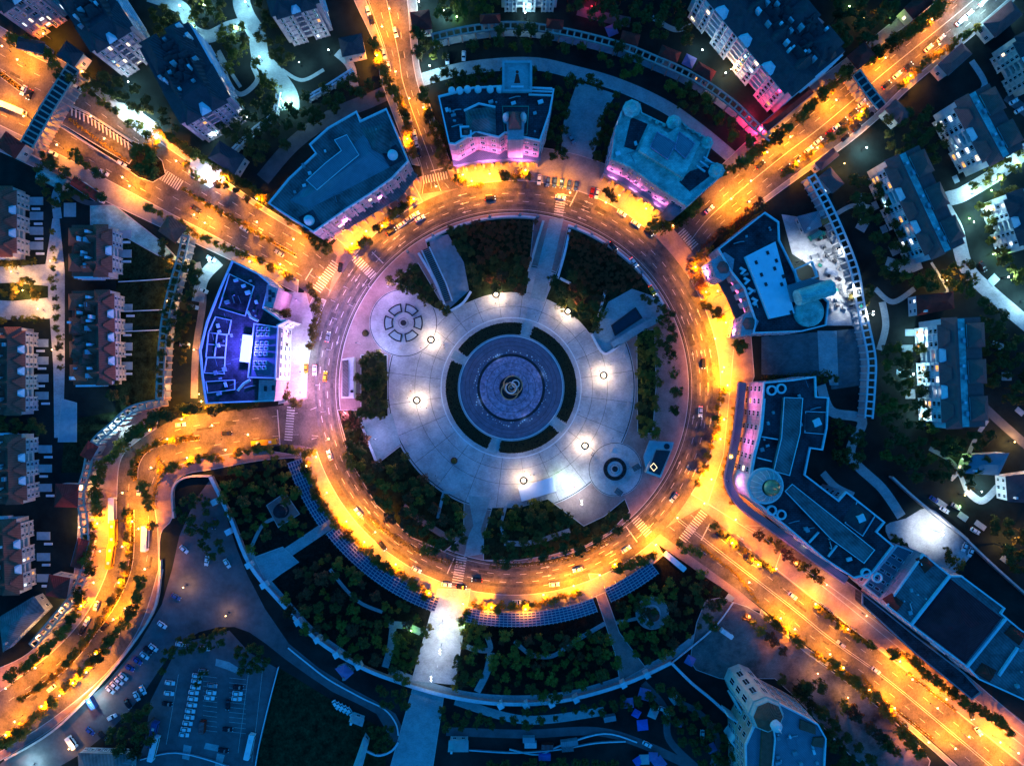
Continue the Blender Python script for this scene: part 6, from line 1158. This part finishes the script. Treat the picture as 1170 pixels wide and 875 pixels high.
for poly, r0, r1, kd in (([(535, 300), (560, 290), (600, 300), (604, 332), (560, 332), (540, 330)], 5, 9, [1, 4, 3]), ([(530, 256), (612, 254), (600, 292), (540, 288)], 2.5, 4, [3]), ([(512, 262), (540, 256), (540, 300), (520, 285)], 5, 7, GB), ([(650, 268), (700, 285), (738, 322), (722, 332), (690, 335), (655, 318)], 2.5, 4, [3]), ([(628, 325), (650, 318), (690, 338), (682, 350), (640, 342)], 5, 8.5, [1, 4, 3]), ([(628, 330), (660, 350), (690, 345), (685, 380), (640, 350)], 6, 8, GA), ([(728, 335), (750, 345), (740, 350)], 4, 5, GB),
    ([(447, 322), (475, 303), (500, 345), (512, 358), (497, 352)], 5, 8, GB), ([(414, 404), (442, 404), (443, 474), (413, 478)], 5.5, 8, GB), ([(386, 468), (406, 468), (432, 530), (458, 512), (500, 560), (530, 575), (530, 622), (505, 636), (470, 616), (440, 590), (402, 530)], 6, 8.5, GB+GD), ([(727, 378), (748, 378), (748, 495), (728, 492)], 5.5, 8, GA),
    ([(566, 580), (620, 572), (645, 582), (668, 600), (700, 584), (718, 575), (716, 592), (680, 620), (632, 634), (590, 640), (555, 638), (553, 615)], 5.5, 8.5, GA+GB), ([(750, 350), (766, 360), (762, 400), (752, 395)], 5, 7, GB),
    ([(255, 535), (325, 520), (340, 555), (360, 595), (345, 610), (320, 604), (345, 585), (325, 560), (300, 575), (315, 604), (290, 628), (262, 575)], 4, 9, GB+[0, 2]), ([(345, 648), (385, 625), (430, 665), (475, 695), (500, 705), (492, 720), (445, 710), (440, 760), (400, 745), (350, 712), (325, 680)], 3.5, 9, GB+GC+[3]), ([(455, 722), (488, 730), (470, 775), (448, 765)], 5, 8, GA),
    ([(530, 690), (560, 718), (550, 738), (527, 735)], 5, 7, GC), ([(522, 745), (552, 748), (545, 780), (518, 785)], 5, 8, GD+GB), ([(566, 718), (650, 720), (690, 716), (704, 755), (690, 775), (640, 790), (560, 788)], 3.5, 9, GC+GB+[3, 2]), ([(694, 690), (755, 665), (800, 650), (828, 685), (800, 715), (770, 740), (730, 752), (712, 725)], 3.5, 9, GC+GB+[3]),
    ([(752, 765), (830, 830), (850, 870), (800, 870), (770, 830), (735, 790)], 5, 8, GB), ([(183, 790), (190, 835), (160, 850), (125, 835), (150, 810)], 6, 9, GB), ([(190, 745), (210, 725), (240, 718), (262, 715), (258, 735), (205, 740), (190, 770)], 4, 6, GB), ([(230, 766), (240, 764), (234, 776), (228, 778)], 3, 4.5, GB), ([(272, 735), (300, 730), (318, 755), (280, 765)], 5, 7, GB),
    ([(255, 130), (300, 112), (335, 128), (400, 92), (440, 100), (445, 122), (410, 122), (375, 140), (340, 165), (305, 195), (275, 175), (262, 160)], 6, 9, GB), ([(483, 60), (590, 42), (700, 62), (800, 112), (868, 165), (850, 182), (790, 138), (700, 86), (600, 58), (500, 78)], 5.5, 9, GB+[0]), ([(495, 92), (590, 82), (690, 100), (690, 108), (640, 100), (500, 104)], 5, 8, GB), ([(636, 112), (648, 110), (644, 180), (628, 188), (628, 150)], 5, 7.5, GB), ([(700, 112), (706, 122), (690, 180), (682, 192), (676, 170), (688, 130)], 4.5, 7, GB),
    ([(996, 400), (1048, 395), (1050, 480), (1082, 500), (1080, 545), (1045, 552), (1002, 520), (998, 480)], 6, 9, GB+[0]), ([(1000, 140), (1050, 130), (1072, 170), (1060, 190), (1010, 180)], 6, 8, GB), ([(930, 0), (1040, -5), (985, 60), (950, 60)], 6, 9, GB), ([(960, 210), (1000, 205), (1030, 300), (1010, 330), (990, 300)], 6, 9, GB), ([(1098, 215), (1145, 175), (1170, 182), (1150, 200), (1110, 222)], 5, 7, GA), ([(1110, 232), (1150, 215), (1140, 280), (1170, 330), (1160, 340), (1120, 280)], 5, 8, GB+[0]),
    ([(1020, 315), (1100, 305), (1108, 340), (1040, 332)], 6, 8, GA), ([(1110, 345), (1135, 360), (1150, 430), (1118, 440)], 5, 8, GB), ([(1130, 380), (1170, 390), (1175, 460), (1140, 460)], 6, 9, GB), ([(1085, 500), (1120, 490), (1105, 560), (1085, 545)], 5, 8, GB), ([(1120, 590), (1180, 590), (1180, 680), (1140, 640)], 6, 9, GB), ([(1010, 612), (1035, 620), (1030, 632), (1014, 626)], 4, 6, GB), ([(1070, 625), (1095, 640), (1085, 652)], 4, 6, GA),
    ([(205, 60), (230, 50), (262, 100), (270, 125), (300, 128), (300, 105), (296, 76), (318, 100), (312, 130), (270, 145), (245, 60)], 5, 7.5, GA), ([(224, 8), (262, 10), (265, 26), (240, 34), (222, 28)], 5, 7, GA), ([(175, 15), (200, 15), (210, 40), (185, 45)], 5, 7.5, GB), ([(256, 40), (285, 30), (288, 62), (268, 90)], 5, 8, GA), ([(75, 85), (150, 100), (205, 140), (215, 165), (180, 148), (110, 105), (80, 100)], 5, 8, GB), ([(300, 0), (312, 20), (340, 80), (322, 85), (302, 50)], 5, 7, GB), ([(500, 0), (570, 5), (575, 20), (500, 28)], 5, 8, GA), ([(640, 0), (780, 0), (790, 60), (700, 40), (645, 22)], 6, 9, GB),
    ([(132, 325), (140, 440), (155, 460), (138, 455)], 5, 8, GB), ([(0, 478), (60, 480), (60, 492), (0, 492)], 5, 8, GB), ([(205, 575), (235, 560), (255, 600), (262, 640), (240, 625)], 5, 7.5, GB), ([(430, 775), (470, 782), (468, 805), (440, 798)], 5, 7, GB), ([(425, 822), (452, 826), (448, 850), (432, 855)], 4, 6, GB), ([(500, 800), (560, 812), (700, 795), (740, 785), (740, 800), (600, 820), (510, 830)], 4, 7, GB), ([(560, 864), (700, 860), (700, 880), (560, 880)], 5, 8, GB), ([(836, 760), (850, 765), (856, 790), (840, 800)], 5, 7, GB), ([(910, 800), (960, 830), (1000, 870), (950, 870)], 5, 8, GB), ([(968, 340), (990, 330), (985, 350)], 4, 6, GB),
    ([(188, 275), (212, 300), (206, 370), (196, 440), (186, 455), (192, 380), (200, 320)], 5, 7, GB), ([(212, 300), (240, 310), (226, 350), (214, 420), (208, 380)], 5, 7, GB), ([(60, 170), (100, 215), (130, 232), (70, 240), (50, 215)], 5, 8, GB), ([(250, 215), (300, 240), (310, 228), (270, 205)], 4, 7, GB), ([(950, 480), (985, 500), (970, 540), (945, 520)], 5, 8, GB), ([(870, 436), (950, 428), (950, 434), (900, 438)], 3, 5, GB)):
    grove(poly, r0, r1, kd)
def nearest_big(t): return -t[2]
street, groves = TREES[:NS], TREES[NS:]
order = sorted(street, key=nearest_big)[:240] if len(street) > 240 else street
rest = [t for t in street if t not in order]
groves.sort(key=nearest_big); single = order+groves[:max(0, 298-len(order))]; mass = rest+groves[max(0, 298-len(order)):]
KN = {'leafA': 'green bushy tree', 'leafB': 'dark bushy tree', 'leafC': 'olive bushy tree', 'leafD': 'russet bushy tree'}
for x, y, r, k in single:
    cme, tme, lm = TK[k]; s_ = r*S/3.0; root = empty('broadleaf_tree', P3(x, y, .05), R.uniform(0, 6.28)); root.scale = (s_, s_, s_*R.uniform(.85, 1.1))
    for n_, me in (('trunk', tme), ('crown', cme)): o_ = bpy.data.objects.new(n_, me); COL.objects.link(o_); o_.parent = root
    auto(root, KN[lm], 'tree', 'trees of the streets and gardens')
import numpy as np
VS, IX, MI, off = [], [], [], 0
for x, y, r, k in mass:
    for me, mi in ((TK[k][0], {'leafA': 0, 'leafB': 1, 'leafC': 2, 'leafD': 3}[TK[k][2]]),):
        n = len(me.vertices); a = np.empty(n*3, np.float32); me.vertices.foreach_get('co', a); a = a.reshape(-1, 3); s_ = r*S/3; t_ = R.uniform(0, 6.28); c, s = math.cos(t_), math.sin(t_)
        p = P3(x, y, .05); b = np.stack([(a[:, 0]*c-a[:, 1]*s)*s_+p[0], (a[:, 0]*s+a[:, 1]*c)*s_+p[1], a[:, 2]*s_+p[2]], 1); VS.append(b); IX.append(np.arange(off, off+n)); MI += [mi]*(n//4); off += n
if VS:
    V = np.concatenate(VS).astype(np.float32); me = bpy.data.meshes.new('woodland'); n = len(V); me.vertices.add(n); me.vertices.foreach_set('co', V.ravel()); me.loops.add(n); me.loops.foreach_set('vertex_index', np.arange(n, dtype=np.int32))
    me.polygons.add(n//4); me.polygons.foreach_set('loop_start', np.arange(0, n, 4, dtype=np.int32)); me.polygons.foreach_set('material_index', np.array(MI, dtype=np.int32))
    for k in ('leafA', 'leafB', 'leafC', 'leafD'): me.materials.append(M[k])
    me.update(); me.validate(); wo = bpy.data.objects.new('woodland', me); COL.objects.link(wo); tag(wo, 'remaining smaller trees filling the groves and gardens around the square', 'trees', None, 'stuff')
print('TREES', len(single), len(mass))
def hedge(pts, w, h, m, label, dens=9):
    p = W2(cr(pts, 4)); mid = p[len(p)//2]; o = (mid[0], mid[1], .15); mb = MB(); rr = random.Random(int(pts[0][0]*7+pts[0][1]))
    for x, y, a in walk(p, 1.0, .2):
        for k in range(dens):
            d = rr.uniform(-w*S/2, w*S/2); z = rr.uniform(.1, h)+.15; nn = Vector((rr.gauss(0, .5), rr.gauss(0, .5), 1)).normalized(); u_ = nn.orthogonal().normalized(); v_ = nn.cross(u_); s_ = rr.uniform(.25, .5)
            q_ = Vector((x-math.sin(a)*d+rr.uniform(-.5, .5), y+math.cos(a)*d+rr.uniform(-.5, .5), z)); mb.quad(tuple(q_-u_*s_), tuple(q_-v_*s_*.7), tuple(q_+u_*s_), tuple(q_+v_*s_*.7))
    ob = mb.build('hedge', M[m], None, o); return tag(ob, label, 'hedge')
for pts, w, h, m, l in (([(209, 216), (240, 235), (272, 254), (310, 276), (338, 292)], 3, .9, 'leafC', 'low hedge on the median of the upper left road'), ([(151, 582), (150, 640), (136, 680), (108, 722), (75, 762), (22, 800)], 4.5, 1.2, 'leafC', 'long hedge down the median of the lower left road'), ([(155, 548), (156, 532), (165, 516), (185, 506), (228, 500)], 5, 1.2, 'leafC', 'hooked hedge on the median at the left road bend'),
    ([(0, 84), (24, 102)], 6, 1, 'leafC', 'rounded hedge island at the far upper left'), ([(935, 690), (972, 720), (998, 740)], 6, 1.2, 'leafB', 'long hedge beside upper kerb of the lower right road'), ([(1037, 768), (1064, 790), (1091, 811)], 2.4, 1, 'leafC', 'thin hedge near upper edge of lower right road'), ([(1010, 800), (1038, 822), (1066, 844)], 2.4, 1, 'leafC', 'thin hedge near lower edge of lower right road'),
    ([(357, 330), (366, 345), (364, 368), (356, 400)], 5, 1.4, 'leafB', 'curved dark hedge between screen building and roundabout'), ([(787, 296), (788, 312), (796, 330)], 6, 1.3, 'leafD', 'russet hedge rounding the corner right of upper junction'), ([(800, 284), (822, 266), (848, 246)], 4, 1.2, 'leafD', 'russet hedge strip above the east block'), ([(516, 205), (530, 212), (552, 213)], 5, 1.2, 'leafC', 'curved hedge at left of the palace forecourt'), ([(80, 136), (98, 150), (120, 166), (145, 184)], 3, 1, 'leafC', 'hedge along the lower side of underpass ramp'),
    ([(848, 440), (842, 475), (833, 520), (828, 545)], 4, 1.3, 'leafC', 'lit hedge along front of the corner dome block'), ([(180, 522), (186, 540), (178, 560), (178, 580)], 5, 1.3, 'leafC', 'hedge on inner kerb of the left bend'), ([(420, 590), (450, 612), (490, 635), (530, 645)], 5, 1.6, 'leafB', 'dark hedge on lower left rim of the round square'), ([(560, 646), (620, 642), (670, 630), (712, 603)], 5, 1.6, 'leafB', 'dark hedge on lower right rim of the round square'), ([(395, 475), (402, 520), (415, 560)], 5, 1.6, 'leafB', 'dark hedge on left rim of the round square'),
    ([(870, 432), (910, 429), (950, 424)], 5, 1.3, 'leafB', 'dark hedge along top edge of corner dome block'), ([(800, 622), (815, 636), (840, 655), (866, 688)], 3, 1.2, 'leafC', 'thin hedge on lower kerb right of lower junction'), ([(984, 770), (1000, 790), (1040, 838)], 3, 1.2, 'leafC', 'lit hedge beside lower right plaza apron')):
    hedge(pts, w, h, m, l)
gm = MB(); rr = random.Random(3)     # planting between the court and the paths
for a0, a1 in ((290, 393), (43, 101), (111, 205), (215, 280)):
    for k in range(int((a1-a0)*26)):
        a = math.radians(rr.uniform(a0, a1)); r_ = rr.uniform(61.5, 74.5); x, y = P(584+r_*math.cos(a), 443+r_*math.sin(a)); s_ = rr.uniform(.15, .34); z = rr.uniform(.43, .8)
        gm.quad((x-s_, y, z), (x, y-s_, z+rr.uniform(-.1, .1)), (x+s_, y, z), (x, y+s_, z+.1))
tag(gm.build('ground_cover', M['leafE']), 'dark ground cover in the four curved beds round the fountain court', 'ground cover', None, 'stuff')
# people standing on the plaza: tiny from this height
def person(x, y, ang, top):
    o = P3(x, y, .2); mb = MB()
    mb.tube([(-.1, .09, 0), (-.02, .1, .45), (0, .08, .88)], [.06, .07, .1], 6); mb.tube([(.14, -.09, 0), (.05, -.1, .45), (0, -.08, .88)], [.06, .07, .1], 6)
    mb.tube([(0, 0, .82), (0, 0, 1.1), (0, 0, 1.4), (0, 0, 1.5)], [.16, .15, .2, .08], 8); mb.lathe(.02, 0, [(.01, 1.48), (.09, 1.53), (.11, 1.63), (.07, 1.72), (.01, 1.75)], 8)
    for s in (-1, 1): mb.tube([(0, s*.2, 1.4), (.02, s*.27, 1.1), (.12, s*.25, .88)], [.06, .05, .035], 5)
    ob = mb.build('person', M[top]); ob.location = o; ob.rotation_euler = (0, 0, -math.radians(ang)); return auto(ob, 'standing person in %s clothes' % {'roofdark': 'dark', 'white': 'pale', 'carred': 'red'}[top], 'person', 'people on the square')
PE = [(cx_+math.cos(a_)*d_, cy_+math.sin(a_)*d_, R.uniform(0, 360), R.choice(['roofdark', 'roofdark', 'white', 'carred'])) for cx_, cy_ in ((567, 338), (494, 389), (478, 457), (598, 547), (667, 508), (688, 429), (648, 357), (650, 553)) for a_, d_ in [(R.uniform(.0, 6.28), R.uniform(6, 17)) for _ in range(5)] if math.hypot(cx_+math.cos(a_)*d_-584, cy_+math.sin(a_)*d_-443) < 136 and math.hypot(cx_+math.cos(a_)*d_-584, cy_+math.sin(a_)*d_-443) > 82]
for x, y, a, t in PE+list(((498, 543, 0, 'roofdark'), (516, 487, 30, 'roofdark'), (562, 338, 0, 'white'), (662, 470, 80, 'roofdark'), (704, 474, 0, 'white'), (640, 515, 0, 'roofdark'), (612, 362, 0, 'roofdark'), (540, 368, 0, 'carred'), (700, 500, 10, 'roofdark'), (470, 440, 0, 'white'), (523, 768, 0, 'roofdark'), (500, 760, 0, 'white'))):
    person(x, y, a, t)
def bench(x, y, ang):
    o = P3(x, y, .18); st = empty('park_bench', o, -math.radians(ang))
    mb = MB(); [mb.box(0, -.25+.17*i, .45, 2.0, .13, .06) for i in range(4)]; mb.build('seat', M['cream'], st)
    mb = MB(); [mb.box(0, .36, .6+.16*i, 2.0, .06, .12) for i in range(2)]; mb.build('backrest', M['cream'], st)
    for x_ in (-.8, .8): mb = MB(); mb.box(x_, 0, 0, .08, .6, .45); mb.build('leg', M['darkmetal'], st)
    auto(st, 'slatted bench', 'bench', 'benches on the square')
for a in range(8, 360, 24): bench(584+134*math.cos(math.radians(a)), 443+134*math.sin(math.radians(a)), a+90) if not (230 < a < 320 or 90 < a < 112) else None
# bollards round the north rim of the square
for a in (232, 242, 262, 272, 278, 291, 297, 303, 318, 326, 333):
    x, y = KX+197*math.cos(math.radians(a)), KY+197*math.sin(math.radians(a)); o = P3(x, y, .16); st = empty('stone_bollard', o)
    part(st, o, 'post', 'darkstone', lambda mb: mb.lathe(o[0], o[1], [(.7, .16), (.6, 1.0), (.8, 1.1)], 12)); part(st, o, 'ball', 'grey', lambda mb: mb.lathe(o[0], o[1], [(.3, 1.1), (.75, 1.5), (.5, 2.0), (.01, 2.2)], 12), smooth=True); auto(st, 'stone ball bollard', 'bollard', 'ball bollards on the north rim of the square')
# ------------------------------------------------ labels that single each thing out
LM = [(584, 443, 'the central fountain'), (461, 369, 'the six-part planter wheel'), (703, 536, 'the toothed planter ring'), (400, 430, 'the narrow plaza kiosk'), (614, 559, 'the white canopied stage'), (750, 527, 'the dark-roofed plaza kiosk'), (390, 195, 'the curved bank hall'), (567, 150, 'the wide rose palace'), (765, 180, 'the turquoise palace'), (875, 320, 'the white-roofed block'), (890, 500, 'the corner dome block'),
 (960, 615, 'the dome block skylight'), (1095, 710, 'the big hipped roof'), (895, 840, 'the domed tower'), (280, 398, 'the glowing screen'), (322, 583, 'the rose paved gazebo'), (745, 700, 'the round gazebo'), (505, 725, 'the lit promenade'), (600, 700, 'the wide pergola'), (425, 655, 'the long pergola'), (112, 150, 'the underpass ramp'), (58, 118, 'the ribbed footbridge'), (992, 102, 'the dark footbridge'),
 (33, 333, 'the left lit court'), (104, 384, 'the four-house terrace row'), (105, 285, 'the upper brown terrace row'), (150, 255, 'the turquoise deck'), (155, 520, 'the left road bend'), (92, 632, 'the long red pavilion'), (60, 770, 'the lower left road'), (225, 805, 'the car park rows'), (287, 850, 'the parked white bus'), (400, 815, 'the pale guard box'), (480, 835, 'the lower blue promenade'), (240, 30, 'the upper park island'), (330, 115, 'the lit park corner'), (225, 110, 'the many-gabled rose block'), (135, 30, 'the tall left rose block'),
 (445, 70, 'the straight upper road'), (590, 70, 'the rooftop billboard'), (665, 140, 'the pale blue courtyard'), (740, 60, 'the curved white arcade'), (866, 145, 'the red-lit arcade end'), (870, 50, 'the long top right block'), (1045, 40, 'the upper right road'), (1125, 150, 'the higher upper right block'), (1050, 240, 'the three-bay right block'), (950, 310, 'the construction yard'), (1100, 425, 'the middle right block'), (1120, 300, 'the right lit path'), (1060, 610, 'the lit lower right court'), (1130, 550, 'the lit porch house'),
 (715, 367, 'the sunken basin'), (570, 285, 'the north-left plaza garden'), (690, 300, 'the north-right plaza garden'), (795, 600, 'the lower right junction'), (395, 305, 'the upper left junction'), (800, 265, 'the upper right junction'), (980, 780, 'the lower right road'), (840, 720, 'the blue-grey plaza apron'), (210, 425, 'the long left arcade'), (1020, 470, 'the dark right garden'), (690, 815, 'the lower parasols')]
ORD = ['nearest', 'second nearest', 'third nearest', 'fourth nearest', 'fifth nearest', 'sixth nearest', 'seventh nearest', 'eighth nearest', 'ninth nearest', 'tenth nearest', 'eleventh nearest', 'twelfth nearest']+['%dth nearest' % i for i in range(13, 60)]
DIR = ['right of', 'lower right of', 'below', 'lower left of', 'left of', 'upper left of', 'above', 'upper right of']
bk = {}
for o, base in AUTO:
    X, Y = (o.location.x/S+CX, CY-o.location.y/S); lx, ly, nm = min(LM, key=lambda l: (l[0]-X)**2+(l[1]-Y)**2); d = math.hypot(X-lx, Y-ly)
    k = 'beside' if d < 4 else DIR[int(round(math.degrees(math.atan2(Y-ly, X-lx))/45)) % 8]
    bk.setdefault((base, k, nm), []).append((d, o))
for (base, k, nm), l in bk.items():
    l.sort(key=lambda t: t[0])
    for i, (d, o) in enumerate(l):
        o['label'] = '%s %s %s' % (base, k, nm) if len(l) == 1 else '%s, %s of those %s %s' % (base, ORD[i], k, nm)
C.cycles.use_adaptive_sampling = True; C.cycles.max_bounces = 4; C.cycles.diffuse_bounces = 2; C.cycles.glossy_bounces = 2
C.cycles.use_denoising = True; C.cycles.sample_clamp_indirect = 3
